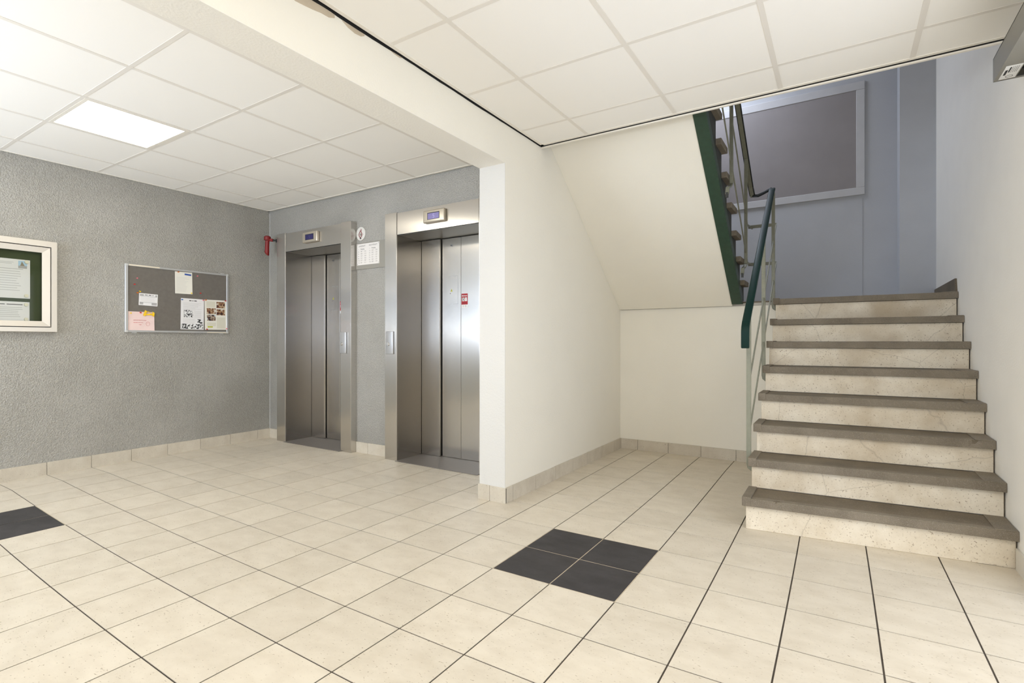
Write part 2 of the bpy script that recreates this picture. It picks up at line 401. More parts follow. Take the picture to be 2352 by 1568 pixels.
DARK = {(u, v) for u in (-1, 0) for v in (-1, 0)} | {(u, v) for u in (-6, -5) for v in (-11, -10)}
rest = B()
dn = Vector((0, 0, -0.009))
for i, (ar, u, v, q) in enumerate(cand):
    if i < 300 and ar > 0:
        bm = B(); hexa(bm, [p+dn for p in q], q)
        o = obj('floor_tile', bm, tile_dark if (u, v) in DARK else tile_cream, floor)
        if (u, v) in DARK: o['label'] = 'dark grey floor tile'
    else: hexa(rest, [p+dn for p in q], q)
obj('floor_tiles', rest, tile_cream, floor, kind='stuff')
gl = B()
for (a, b_) in (((-1,-1),(1,-1)),((-1,1),(1,1)),((-1,-1),(-1,1)),((1,-1),(1,1)),((0,-1),(0,1)),((-1,0),(1,0)),((-4,-11),(-4,-9)),((-6,-9),(-4,-9)),((-5,-11),(-5,-9)),((-6,-10),(-4,-10)),((-6,-11),(-6,-9)),((-6,-11),(-4,-11))):
    p, r = warp(*a), warp(*b_)
    d = (r-p).normalized(); n_ = Vector((-d.y, d.x, 0))*0.0021
    hexa(gl, [p-n_-Vector((0,0,.004)), r-n_-Vector((0,0,.004)), r+n_-Vector((0,0,.004)), p+n_-Vector((0,0,.004))], [p-n_-Vector((0,0,.0008)), r-n_-Vector((0,0,.0008)), r+n_-Vector((0,0,.0008)), p+n_-Vector((0,0,.0008))])
obj('light_grout', gl, grout_light, floor, label='pale grout around the dark tiles')

# ------------------------------------------------------------------ walls
T = 0.15
box('wall_left', grey_wall, None, XL-T, XL, YF-T, 1.6, 0, 2.75, kind='structure')
# lift wall with two door openings
LA, LB = (-4.043, -2.863), (-2.406, -1.205)    # outer frame extents of the two lifts
bm = B()
bx(bm, XL, LA[0], YL, YL+T, 0, 2.75); bx(bm, LA[0], LA[1], YL, YL+T, 2.212, 2.75)
bx(bm, LA[1], LB[0], YL, YL+T, 0, 2.75); bx(bm, LB[0], LB[1], YL, YL+T, 2.212, 2.75); bx(bm, LB[1], XWL, YL, YL+T, 0, 2.75)
obj('wall_back', bm, grey_wall, kind='structure')
box('trim_1', simple('pale_corner_bead', (0.50, 0.50, 0.48), 0.5), None, XL, XL+0.007, YL-0.007, YL, 0.10, ZC-0.02, kind='structure')
# shaft behind the lifts
box('wall_shaft', gap_dark, None, XL, XWL, 1.42, 1.5, 0, 2.75, kind='structure')
# white wall with the end pillar and the beam
bm = B(); bx(bm, XWL, XW, YP, YB+0.12, 0, 2.75)
wc = obj('wall_center', bm, white_wall, kind='structure')
box('pillar_face', simple('toned_down_white', (0.675, 0.662, 0.625), 0.7, bump=0.35, bscale=80, var=0.012, vscale=3), wc, XWL-0.0005, XW+0.0005, YP-0.003, YP, 0.0, 2.2349, label='cooler white end face of the wall, darkened against the light')  # end face colour darkened to offset the strong light falling on it
bm = B(); bx(bm, XWL, XW, YF, YP, 2.235, 2.75)
beam = obj('trim_2', bm, white_wall, kind='structure')
box('beam_underside', beam_white, beam, XWL-0.0005, XW+0.0003, YF, YP-0.003, 2.2335, 2.2352, label='paler rosy underside of the beam')
# upper stairwell continuation of the white wall
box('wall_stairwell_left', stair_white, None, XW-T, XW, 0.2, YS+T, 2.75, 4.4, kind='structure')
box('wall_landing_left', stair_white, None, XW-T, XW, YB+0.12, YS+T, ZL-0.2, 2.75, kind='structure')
bm = B(); DY0, DY1, DZ = -1.50, 0.70, 2.20
bx(bm, XR, XR+T, YF-T, DY0, 0, 4.4); bx(bm, XR, XR+T, DY1, YS+T, 0, 4.4); bx(bm, XR, XR+T, DY0, DY1, DZ, 4.4)
obj('wall_right', bm, right_white, kind='structure')
dr = pivot('door_1', (XR, DY0, 0), kind='structure')
for q in ((DY0+0.001, DY0+0.06, 0, DZ-0.001), (DY1-0.06, DY1-0.001, 0, DZ-0.001), (-0.43, -0.37, 0, DZ-0.06), (DY0+0.06, DY1-0.06, DZ-0.06, DZ-0.001)):
    box('door_frame', winframe, dr, XR+0.02, XR+0.08, *q)
for q in ((DY0+0.06, -0.43), (-0.37, DY1-0.06)):
    box('glass_pane', glass, dr, XR+0.045, XR+0.053, q[0], q[1], 0.0, DZ-0.06)
box('wall_alcove', white_wall, None, XW, 0.9, YB, YB+0.12, 0, 1.375, kind='structure')
bm = B(); bx(bm, XW, XR, YS, YS+T, ZL-0.1, 4.4)
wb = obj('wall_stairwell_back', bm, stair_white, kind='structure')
box('trim_3', stair_white, None, 1.535, XR, YS-0.24, YS, ZL, 4.4, kind='structure')
box('trim_4', simple('seam_strip', (0.46, 0.47, 0.49), 0.6), None, 1.262, 1.266, YS-0.004, YS, ZL, 2.44, kind='structure')
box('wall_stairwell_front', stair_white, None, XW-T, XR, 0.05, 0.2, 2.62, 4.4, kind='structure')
bm = B(); bx(bm, XW-T, XR+T, 0.05, YS+T, 4.4, 4.5)
obj('ceiling_stairwell', bm, simple('stairwell_ceiling_paint', (0.5, 0.5, 0.52), 0.8), kind='structure')

# entrance front behind the camera: piers, parapet, head and two glazed windows
bm = B()
bx(bm, XL-T, XL+0.1, YF-T, YF, 0, 2.75); bx(bm, -1.15, -0.55, YF-T, YF, 0, 2.75); bx(bm, 1.5, XR+T, YF-T, YF, 0, 2.75)
bx(bm, XL+0.1, -1.15, YF-T, YF, 0, 0.85); bx(bm, XL+0.1, -1.15, YF-T, YF, 2.3, 2.75); bx(bm, -0.55, 1.5, YF-T, YF, 2.3, 2.75); bx(bm, -0.55, 1.5, YF-T, YF, 0, 0.85)
obj('wall_front', bm, white_wall, kind='structure')
for k, (a, b_, z0, nb) in enumerate(((XL+0.1, -1.15, 0.85, 3), (-0.55, 1.5, 0.85, 2))):
    wn = pivot('window_%d' % (k+1), (0.5*(a+b_), YF-0.06, z0), kind='structure')
    bm = B()
    bx(bm, a, b_, YF-0.09, YF-0.03, z0, z0+0.05); bx(bm, a, b_, YF-0.09, YF-0.03, 2.25, 2.3)
    for i in range(nb+1):
        xx = a+(b_-a-0.05)*i/nb; bx(bm, xx, xx+0.05, YF-0.09, YF-0.03, z0+0.05, 2.25)
    obj('window_frame', bm, winframe, wn)

# ------------------------------------------------------------------ baseboards
def baseboard(name, pts, m=tile_base, h=0.10):
    """pts: list of (p0, p1, normal, joints) straight runs"""
    root = None
    for (p0, p1, nrm, cuts) in pts:
        p0, p1, nrm = Vector((*p0, 0)), Vector((*p1, 0)), Vector((*nrm, 0))
        L = (p1-p0).length; d = (p1-p0)/L
        ks = [0]+[c for c in cuts if 0.012 < c < L-0.012]+[L]
        if root is None: root = pivot(name, p0, kind='structure')
        bm = B(); a, b_ = p0, p1
        q = [a, b_, b_+nrm*0.0035, a+nrm*0.0035]
        hexa(bm, q, [x+Vector((0, 0, h-0.004)) for x in q]); obj('grout_bed', bm, grout_dark, root)
        for k0, k1 in zip(ks, ks[1:]):
            a, b_ = p0+d*(k0+0.0015), p0+d*(k1-0.0015)
            q = [a+nrm*0.0005, b_+nrm*0.0005, b_+nrm*0.0105, a+nrm*0.0105]; hh = h+random.uniform(-0.0012, 0.0012)
            bm = B(); hexa(bm, q, [x+Vector((0, 0, hh)) for x in q])
            obj('baseboard_tile', bm, m, root)
    return root
def joints(axis0, sgn, lim, off=lambda k: 0.0, rng=range(-16, 12)):
    r = []
    for k in rng:
        t = sgn*(k*0.3+off(k)-axis0)
        if 0 < t < lim: r.append(t)
    return sorted(r)
wy = lambda v: (lambda k: warp(k, v).y-k*0.3)
baseboard('baseboard_left', [((XL, YF), (XL, YL), (1, 0), joints(YF, 1, YL-YF, wy(-14)))])
baseboard('baseboard_back', [((XL, YL), (LA[0], YL), (0, -1), []), ((LA[1], YL), (LB[0], YL), (0, -1), joints(LA[1], 1, LB[0]-LA[1])), ((LB[1], YL), (XWL, YL), (0, -1), [])])
baseboard('baseboard_center', [((XWL-0.01, YP), (XW+0.01, YP), (0, -1), [0.098]), ((XW, YP), (XW, YB-0.0), (1, 0), joints(YP, 1, YB-YP)), ((XWL, YL), (XWL, YP), (-1, 0), [0.25])])
baseboard('baseboard_alcove', [((XW+0.01, YB), (0.68, YB), (0, -1), joints(XW+0.01, 1, 1.5))])
baseboard('baseboard_right', [((XR, 0.70), (XR, 0.965), (-1, 0), []), ((XR, YF), (XR, -1.50), (-1, 0), joints(YF, 1, 2.4))], simple('pale_skirting', (0.62, 0.58, 0.50), 0.6, var=0.04, vscale=10))

# ------------------------------------------------------------------ suspended ceilings
def ceiling(name, x0, x1, y0, y1, xs, ys, skip=(), z=ZC):
    bm = B(); bx(bm, x0-0.0, x1, y0, y1, z+0.05, z+0.09)
    root = obj(name, bm, black, kind='structure')
    hb = 0.012
    X = [x0+0.02]+[x for x in xs if x0+0.05 < x < x1-0.05]+[x1-0.02]
    Y = [y0+0.02]+[y for y in ys if y0+0.05 < y < y1-0.05]+[y1-0.02]
    for i in range(len(X)-1):
        for j in range(len(Y)-1):
            if (i, j) in skip: continue
            a0 = X[i]+(hb if i else 0)-0.001; a1 = X[i+1]-(hb if i < len(X)-2 else 0)+0.001
            b0 = Y[j]+(hb if j else 0)-0.001; b1 = Y[j+1]-(hb if j < len(Y)-2 else 0)+0.001
            bm = B(); bx(bm, a0, a1, b0, b1, z+0.002, z+0.017)
            obj('ceiling_tile', bm, ceil_white, root)
    for x in X[1:-1]: box('grid_bar', bar_white, root, x-hb, x+hb, y0+0.02, y1-0.02, z, z+0.03)
    for j, y in enumerate(Y[1:-1]):
        box('grid_bar', bar_white, root, x0+0.02, x1-0.02, y-hb*0.9, y+hb*0.9, z+0.0006, z+0.028)
    for q in ((x0, x0+0.021, y0, y1), (x1-0.021, x1, y0, y1), (x0, x1, y0, y0+0.021), (x0, x1, y1-0.021, y1)):
        bm = B(); bx(bm, q[0], q[1], q[2], q[3], z-0.0015, z+0.0); bx(bm, q[0], q[1], q[2], q[3], z, z+0.03)
        obj('edge_trim', bm, trim_white, root)
    return root
LX = [-1.47-0.61*k for k in range(5)]; LX = sorted([-1.47, -2.075, -2.688, -3.313, -3.907])
LY = [0.69, 0.10, -0.495, -1.09, -1.685, -2.28, -2.875, -3.47]
cl = ceiling('ceiling_lobby', XL+0.004, XWL-0.004, YF, YL-0.012, LX, sorted(LY), skip=((2, 5), (4, 2)))
HX = [-0.40, 0.206, 0.80, 1.397]; HY = sorted([0.685, 0.085, -0.515, -1.115, -1.715, -2.315, -2.915, -3.515])
ch = ceiling('ceiling_hall', XW+0.012, XR-0.004, YF, YE, HX, HY, skip=((2, 3),), z=ZC-0.006)
def led_panel(x0, x1, y0, y1, z, label, parentname='ceiling_light'):
    t = thing(parentname, label, 'light', ((x0+x1)/2, (y0+y1)/2, z))
    box('diffuser', led, t, x0+0.02, x1-0.02, y0+0.02, y1-0.02, z+0.0005, z+0.006)
    bm = B()
    for q in ((x0, x1, y0, y0+0.02), (x0, x1, y1-0.02, y1), (x0, x0+0.02, y0+0.02, y1-0.02), (x1-0.02, x1, y0+0.02, y1-0.02)):
        bx(bm, *q, z-0.001, z+0.02)
    obj('frame', bm, trim_white, t)
Xc = [XL+0.024]+LX; Yc = sorted(LY)
led_panel(-3.313+0.012, -2.688-0.012, -1.09+0.012, -0.495-0.012, ZC, 'square lit white panel set in the lobby ceiling above the cork board')
led_panel(-2.075+0.012, -1.47-0.012, -2.875+0.012, -2.28-0.012, ZC, 'lobby ceiling panel light near the entrance, behind the photographer')
led_panel(0.206+0.012, 0.80-0.012, -1.715+0.012-0.6, -1.115-0.012-0.6, ZC-0.006, 'hall ceiling panel light above the photographer')
# edge of the stairwell opening: slot shade painted by a black strip, white strip behind the hall ceiling
box('slot_shade', black, None, XW+0.001, XR, YE+0.003, YE+0.030, ZC-0.0140, 3.0, kind='structure')
box('trim_6', trim_white, None, XW+0.001, XR-0.001, YE+0.002, YE+0.016, ZC-0.0225, ZC-0.0142, kind='structure')
box('ceiling_slab', black, None, 0.40, XR-0.001, 0.05, YE, ZC+0.21, ZC+0.25, kind='structure')
# bare plaster where the white coat has flaked off along the top of the beam
def flake(pts):
    bm = B()
    f = [bm.verts.new((XW+0.0012, y, z)) for y, z in pts]; b2 = [bm.verts.new((XW-0.002, y, z)) for y, z in pts]
    k = len(f); bm.faces.new(f); bm.faces.new(b2[::-1])
    for i in range(k): bm.faces.new([f[i], b2[i], b2[(i+1) % k], f[(i+1) % k]])
    obj('bare_plaster_patch', bm, bare_plaster, beam, label='patch of bare beige plaster along the beam')
flake([(-1.06, 2.50), (-1.06, 2.448), (-1.01, 2.438), (-0.97, 2.442), (-0.93, 2.447), (-0.89, 2.455), (-0.85, 2.457), (-0.82, 2.470), (-0.82, 2.50)])
flake([(-0.79, 2.50), (-0.78, 2.480), (-0.75, 2.466), (-0.71, 2.459), (-0.675, 2.463), (-0.655, 2.475), (-0.655, 2.50)])
flake([(-0.52, 2.50), (-0.51, 2.488), (-0.47, 2.481), (-0.43, 2.479), (-0.41, 2.487), (-0.41, 2.50)])
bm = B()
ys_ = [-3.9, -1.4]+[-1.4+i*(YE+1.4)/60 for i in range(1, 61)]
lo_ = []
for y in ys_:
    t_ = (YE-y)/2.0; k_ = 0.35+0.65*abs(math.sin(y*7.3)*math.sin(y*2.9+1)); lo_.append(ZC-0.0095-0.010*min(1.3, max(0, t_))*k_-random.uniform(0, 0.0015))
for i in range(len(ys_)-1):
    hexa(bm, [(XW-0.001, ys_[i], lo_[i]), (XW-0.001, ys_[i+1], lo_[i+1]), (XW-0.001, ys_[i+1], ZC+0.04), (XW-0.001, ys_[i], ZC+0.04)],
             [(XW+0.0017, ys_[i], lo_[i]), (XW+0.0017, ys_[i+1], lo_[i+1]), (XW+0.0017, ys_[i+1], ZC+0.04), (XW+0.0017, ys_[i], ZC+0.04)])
obj('gap_shade', bm, black, kind='structure')  # ragged black strip painting the shade in the gap under the ceiling

# ------------------------------------------------------------------ landing
lf = box('floor_landing', concrete, None, XW, XR, YB+0.001, YS, 1.377, ZL-0.012, kind='structure')
box('landing_surface', tread_stone, lf, XW, XR, YB-0.004, YS, ZL-0.012, ZL)
# skirting stub on the right wall of the landing
bm = B(); hexa(bm, [(XR-0.012, 2.44, ZL), (XR, 2.44, ZL), (XR, 3.5, ZL), (XR-0.012, 3.5, ZL)], [(XR-0.012, 2.47, ZL+0.10), (XR, 2.47, ZL+0.10), (XR, 3.5, ZL+0.10), (XR-0.012, 3.5, ZL+0.10)])
obj('baseboard_landing', bm, tread_stone, kind='structure')

# ------------------------------------------------------------------ lower flight of stairs
SL, SR = 0.632, 1.783
yl = [0.866+(2.436-0.866)*i/7 for i in range(8)]
yr = [0.975+(2.432-0.975)*i/7 for i in range(8)]
zt = [0.1805+0.1758*i for i in range(7)]+[ZL]
st = thing('staircase', 'lower flight of eight cream stone steps with worn brown treads beside the right wall', 'stairs', (1.2, 0.9, 0))
bm = B()
prev = 0
for i in range(8):
    zb = 0 if i == 0 else zt[i-1]-0.0455
    yb0, yb1 = (yl[i+1], yr[i+1]) if i < 7 else (YB, YB)
    hexa(bm, [(SL+0.012, yl[i]+0.02, 0.0), (SR-0.004, yr[i]+0.02, 0.0), (SR-0.004, yb0 if 0 else yb1+0.02, 0.0), (SL+0.012, yb0+0.02, 0.0)],
             [(SL+0.012, yl[i]+0.02, zt[i]-0.047), (SR-0.004, yr[i]+0.02, zt[i]-0.047), (SR-0.004, yb1+0.02, zt[i]-0.047), (SL+0.012, yb0+0.02, zt[i]-0.047)])
obj('stair_body', bm, concrete, st)
for i in range(8):
    z0 = 0.0 if i == 0 else zt[i-1]+0.0005; z1 = zt[i]-0.0465
    sk = random.uniform(-0.002, 0.002)
    bm = B(); hexa(bm, [(SL, yl[i]+sk, z0), (SR, yr[i]+sk, z0), (SR, yr[i]+0.025, z0), (SL, yl[i]+0.025, z0)], [(SL, yl[i]+sk, z1), (SR, yr[i]+sk, z1), (SR, yr[i]+0.025, z1), (SL, yl[i]+0.025, z1)])
    bevel(bm, 0.002, 1)
    obj('riser', bm, riser_stone, st)
    xl_, xr_ = 0.616, 1.7885
    nb = 0.028
    y0l, y0r = yl[i]-nb, yr[i]-nb
    y1l, y1r = (yl[i+1]+0.003, yr[i+1]+0.003) if i < 7 else (YB-0.005, YB-0.005)
    za, zb = zt[i]-0.045, zt[i]
    def quad(x0, x1, f0, f1, z):   # f = fraction from nosing to back
        g = lambda x: (x-xl_)/(xr_-xl_)
        yy = lambda x, f: (y0l+(y0r-y0l)*g(x))*(1-f)+(y1l+(y1r-y1l)*g(x))*f
        return [(x0, yy(x0, f0), z), (x1, yy(x1, f0), z), (x1, yy(x1, f1), z), (x0, yy(x0, f1), z)]
    bm = B(); hexa(bm, quad(xl_+0.002, xr_, 0.02, 1, za+0.001), quad(xl_+0.002, xr_, 0.02, 1, zb-0.002))
    tr = obj('tread', bm, tread_stone, st)
    # front edge band, chipped here and there
    bm = B(); hexa(bm, quad(xl_, xr_, 0, 0.17, za), quad(xl_, xr_, 0, 0.17, zb))
    bmesh.ops.subdivide_edges(bm, edges=[e for e in bm.edges if abs(e.verts[0].co.x-e.verts[1].co.x) > 0.5], cuts=40)
    for v_ in bm.verts:
        if v_.co.z > zb-0.001 and xl_+0.02 < v_.co.x < xr_-0.02:
            v_.co.z -= random.uniform(0, 0.0012)
            if v_.co.y < (y0l+(y0r-y0l)*(v_.co.x-xl_)/(xr_-xl_))+0.004:
                v_.co.y += random.uniform(0, 0.003); 
                if random.random() < 0.008: v_.co.z -= 0.005; v_.co.y += 0.006
    obj('tread_edge', bm, nose_stone, tr)
    bm = B(); hexa(bm, quad(xl_-0.001, xl_+0.045, -0.01, 1, za-0.0005), quad(xl_-0.001, xl_+0.045, -0.01, 1, zb+0.006)); bevel(bm, 0.003, 2)
    obj('end_strip', bm, nose_stone, tr)
    bm = B(); hexa(bm, quad(xr_-0.085, xr_-0.002, 0.0, 1, zb-0.003), quad(xr_-0.085, xr_-0.002, 0.0, 1, zb+0.003)); bevel(bm, 0.002, 1)
    obj('end_strip', bm, nose_stone, tr)

# ------------------------------------------------------------------ upper flight
SLO = 0.809
def sof(y): return 1.375+SLO*(2.575-y)
YT = 0.21
up = thing('staircase', 'upper flight rising back from the landing, white sloping underside and dark green edge', 'stairs', (-0.2, 2.6, 1.375))
bm = B()
prof = [(2.578, 1.376), (YT, sof(YT)), (YT, sof(YT)+0.16), (2.578, 1.376+0.02)]
hexa(bm, [(XW+0.001, y, z) for y, z in prof], [(0.272, y, z) for y, z in prof]); obj('soffit_slab', bm, white_wall, up)
run, nos = 0.2, 2.68
# green edge beam
prof = [(2.60, 1.390), (2.548, 1.390), (YT, sof(YT)-0.005), (YT, sof(YT)+0.06), (2.60, 1.46)]
hb_ = B(); hexa(hb_, [(0.2725, y, z) for y, z in prof], [(0.356, y, z) for y, z in prof]); obj('stringer', hb_, green_paint, up, label='dark green stringer')
# stepped dark side
bm = B()
for k in range(1, 13):
    yk = nos-0.03-run*(k-1); zk = ZL+0.176*k-0.045
    lo = lambda y: sof(y)+0.055
    pr = [(yk, max(min(lo(yk), zk-0.02), 1.42)), (yk-run, max(1.42, min(lo(yk-run), zk-0.01))), (yk-run, zk), (yk, zk)]
    hexa(bm, [(0.27, y, z) for y, z in pr], [(0.354, y, z) for y, z in pr])
obj('stepped_side', bm, side_dark, up, label='dark stepped side of the flight')
for k in range(1, 13):
    y0 = nos-run*(k-1); z1 = ZL+0.176*k
    bm = B(); bx(bm, XW+0.002, 0.392, y0-run-0.03, y0, z1-0.042, z1); bevel(bm, 0.004, 1)
    obj('tread', bm, nose_stone, up)
    if k < 13:
        box('riser', riser_stone, up, XW+0.002, 0.35, y0-0.055, y0-0.03, z1-0.175, z1-0.043)

# ------------------------------------------------------------------ stair railing
rl = thing('stair_railing', 'green handrail on pale steel bars along the open side of the stairs', 'railing', (0.6, 1.2, 0.3))
RX = 0.600
hr = [(RX, 1.062, 1.020), (RX, 1.062, 1.125), (RX, 1.070, 1.150), (RX, 1.095, 1.178), (RX, 2.46, 2.318), (RX, 2.505, 2.345)]
bm = B(); flatbar(bm, hr, (1, 0, 0), 0.046, 0.022); bevel(bm, 0.006, 3)
obj('handrail', bm, green_rail, rl, smooth=True, label='dark green plastic handrail of the lower flight')
UX = 0.41
uh = [(RX-0.01, 2.525, 2.355), (0.53, 2.60, 2.350), (0.47, 2.66, 2.345), (UX+0.01, 2.70, 2.36), (UX, 2.66, 2.435), (UX, 0.9, 3.66)]
bm = B(); flatbar(bm, uh[3:], (1, 0, 0), 0.046, 0.018); bevel(bm, 0.004, 2)
obj('handrail', bm, dark_rail, rl, smooth=True, label='dark handrail of the upper flight')
bm = B(); flatbar(bm, [(p[0], p[1]-0.0, p[2]-0.014) for p in uh[3:]], (1, 0, 0), 0.030, 0.008)
obj('rail_flat', bm, olive_steel, rl)
bm = B(); flatbar(bm, uh[:4], (0, 0.6, 1), 0.028, 0.016); bevel(bm, 0.004, 2)
obj('handrail_turn', bm, dark_rail, rl, smooth=True)
PW, PT = 0.009, 0.026
def post(pts): 
    bm = B(); flatbar(bm, pts, (1, 0, 0), 0.012, PT); bevel(bm, 0.002, 1); obj('post', bm, olive_steel, rl)
def zr(y): return 1.178+(y-1.095)*(2.318-1.178)/(2.46-1.095)
def postlow(y, zbot, xin):
    pts = [(RX, y, min(zr(y)-0.012, 2.33)), (RX, y, zbot+0.035), (RX+0.004, y, zbot+0.015), (RX+0.018, y, zbot+0.003), (xin, y, zbot)]
    bm = B(); 
    P = pts; flatbar(bm, P, (0, 1, 0), 0.012, 0.027); bevel(bm, 0.002, 1); obj('post', bm, olive_steel, rl)
postlow(1.205, 0.262, 0.634); postlow(1.925, 0.775, 0.634); postlow(2.575, 1.335, 0.64)
# inclined and level bars
b1 = [(RX, 1.205, 0.812), (RX, 2.78, 2.085), (RX, 2.80, 2.10), (0.585, 2.80, 2.104), (UX, 2.80, 2.108), (UX, 2.70, 2.09)]
def bar(pts, wdir=(1, 0, 0), wid=0.008, th=0.016):
    bm = B(); flatbar(bm, pts, wdir, wid, th); obj('rail_bar', bm, olive_steel, rl)
bar([(RX, 1.21, 0.80), (RX, 2.80, 2.10)]); bar([(RX, 1.21, 0.475), (RX, 2.80, 1.76)])
bm = B(); flatbar(bm, [(RX+0.003, 2.80, 2.103), (0.37, 2.80, 2.105)], (0, 0, 1), 0.028, 0.008); obj('cross_bar', bm, olive_steel, rl)
bm = B(); flatbar(bm, [(RX+0.003, 2.80, 1.760), (0.37, 2.80, 1.764)], (0, 0, 1), 0.028, 0.008); obj('cross_bar', bm, olive_steel, rl)
bar([(0.405, 2.80, 2.09), (UX, 2.484, 2.06), (UX, 1.0, 3.33)]); bar([(0.405, 2.80, 1.755), (UX, 2.484, 1.735), (UX, 1.0, 2.96)])
def postup(y, zt_, zb_):
    bm = B(); flatbar(bm, [(UX, y, zt_), (UX, y, zb_+0.05), (UX-0.004, y-0.05, zb_+0.015), (UX-0.008, y-0.10, zb_), (UX-0.01, y-0.115, zb_-0.05)], (1, 0, 0), 0.026, 0.012); bevel(bm, 0.002, 1)
    obj('post', bm, olive_steel, rl)
    bm = B(); bx(bm, 0.3925, 0.408, y-0.125, y-0.105, zb_-0.075, zb_-0.04); obj('post_bracket', bm, side_dark, rl)
postup(2.39, 2.60, 1.665); postup(1.721, 3.07, 2.165); postup(1.07, 3.52, 2.70)

# ------------------------------------------------------------------ stairwell wall panel
pn = thing('wall_panel', 'large grey painted panel with a lighter frame, high on the stairwell back wall', 'panel', (0.4, YS, 2.5))
PX0, PX1, PZ0, PZ1 = -0.55, 1.214, 2.545, 3.485
box('panel_board', grey_panel, pn, PX0, PX1, YS-0.012, YS-0.002, PZ0, PZ1)
for nm, q in (('frame_bar', (PX0-0.07, PX1+0.068, PZ0-0.072, PZ0)), ('frame_bar', (PX0-0.07, PX1+0.068, PZ1, PZ1+0.08)), ('frame_bar', (PX1, PX1+0.068, PZ0, PZ1)), ('frame_bar', (PX0-0.07, PX0, PZ0, PZ1))):
    bm = B(); bx(bm, q[0], q[1], YS-0.017, YS-0.001, q[2], q[3]); bevel(bm, 0.003, 1); obj(nm, bm, frame_light, pn)

# ------------------------------------------------------------------ lifts
def lift(xo0, xo1, label, lit):
    t = thing('lift_doorway', label, 'lift', ((xo0+xo1)/2, 1.0, 0))
    jw = 0.147; a, b_ = xo0+jw, xo1-jw; yf = 1.0; yd = 1.318; hz = 2.010; ht = 2.205
    for x0, x1 in ((xo0, a), (b_, xo1)):
        bm = B(); bx(bm, x0, x1, yf, YL+0.02, 0.0, ht+0.006); bevel(bm, 0.0015, 1); obj('jamb', bm, steel, t)
    bm = B(); bx(bm, a+0.004, b_-0.004, yf+0.004, YL+0.02, hz, ht-0.003); obj('lintel', bm, steel, t)
    box('reveal_panel', steel_jamb, t, a-0.002, a+0.002, yf+0.008, yd+0.05, 0.0, hz)
    box('reveal_panel', steel_jamb, t, b_-0.002, b_+0.002, yf+0.008, yd+0.05, 0.0, hz)
    box('reveal_head', steel_head, t, a, b_, yf+0.02, yd+0.05, hz-0.002, hz+0.004)
    n = 4; wd = (b_-a)/n
    for i in range(n):
        off = 0.0 if i in (0, 3) else 0.026
        x0, x1 = a+i*wd, a+(i+1)*wd
        g0 = 0.005 if i == 0 else 0.0012; g1 = 0.005 if i == 3 else 0.0012
        if i == 1: x0 += 0.007
        if i == 2: x1 -= 0.007
        bm = B(); bx(bm, x0+g0, x1-g1, yd+off-(0 if off else 0.0), yd+off+0.022, 0.006, hz-0.008); bevel(bm, 0.0015, 1)
        obj('door_panel', bm, steel_door, t)
    box('shaft_gap', gap_dark, t, a, b_, yd+0.052, yd+0.06, 0, hz)
    box('sill', sill_mat, t, a, b_, yf-0.022, yd+0.05, 0.0005, 0.0045)
    # keyhole on the second panel
    kx = a+wd*2-0.115*wd/0.225+0.008
    bm = B(); cyl(bm, (kx, yd+0.0262, 1.935), (kx, yd+0.021, 1.935), 0.009, seg=20); kh = obj('key_rosette', bm, ring_grey, t)
    bm = B(); cyl(bm, (kx-0.002, yd+0.022, 1.935), (kx-0.002, yd+0.0195, 1.935), 0.0048, seg=12); obj('keyhole', bm, gap_dark, kh)
    # etched sticker outline and warning triangle
    ex = a+wd*1.42
    bm = B()
    yy = yd+0.026
    for q in ((ex, ex+0.098, 1.655, 1.657), (ex+0.096, ex+0.098, 1.40, 1.655), (ex, ex+0.098, 1.40, 1.402)):
        bx(bm, q[0], q[1], yy-0.0008, yy, q[2], q[3])
    obj('clear_sticker_edge', bm, ring_grey, t)
    bm = B(); tx = ex+0.012; z = 1.515
    hexa(bm, [(tx, yy-0.001, z), (tx+0.022, yy-0.001, z), (tx+0.011, yy-0.001, z+0.026)], [(tx, yy, z), (tx+0.022, yy, z), (tx+0.011, yy, z+0.026)])
    tri = obj('warning_triangle', bm, sticker_yellow, t)
    bm = B(); bx(bm, tx+0.0095, tx+0.0125, yy-0.0016, yy-0.001, z+0.008, z+0.019); bx(bm, tx-0.006, tx, yy-0.001, yy, z-0.020, z-0.014); obj('triangle_mark', bm, print_black, tri)
    # red fire sticker on the third panel
    sx = a+wd*2+0.006; sz = 1.392; ww, hh = 0.070, 0.098
    box('clear_sticker', sticker_white, t, sx, sx+ww, yy-0.0006, yy, sz-0.030, sz-0.001)
    bm = B(); addtext(bm, 'V  O', 0.022, front_M(sx+ww/2, yy-0.0012, sz-0.015), 'CENTER'); obj('sticker_mark', bm, ring_grey, t)
    rs = box('fire_sticker', sticker_red, t, sx, sx+ww, yy-0.001, yy, sz, sz+hh)
    bm = B(); addtext(bm, 'Bij brand', 0.0155, front_M(sx+ww/2, yy-0.0016, sz+hh*0.80), 'CENTER', 0.0006)
    bx(bm, sx+0.008, sx+0.036, yy-0.0016, yy-0.001, sz+0.030, sz+0.062)
    cyl(bm, (sx+0.052, yy-0.0016, sz+0.055), (sx+0.052, yy-0.001, sz+0.055), 0.011, seg=12)
    bx(bm, sx+0.040, sx+0.064, yy-0.0016, yy-0.001, sz+0.030, sz+0.046)
    obj('sticker_print', bm, sticker_white, rs)
    bm = B()
    flatbar(bm, [(sx+0.012, yy-0.0020, sz+0.033), (sx+0.032, yy-0.0020, sz+0.059)], (0, 1, 0), 0.0006, 0.004)
    flatbar(bm, [(sx+0.032, yy-0.0020, sz+0.033), (sx+0.012, yy-0.0020, sz+0.059)], (0, 1, 0), 0.0006, 0.004)
    addtext(bm, 'geen lift', 0.013, front_M(sx+ww/2, yy-0.0016, sz+0.014), 'CENTER')
    obj('sticker_cross', bm, print_black, rs)
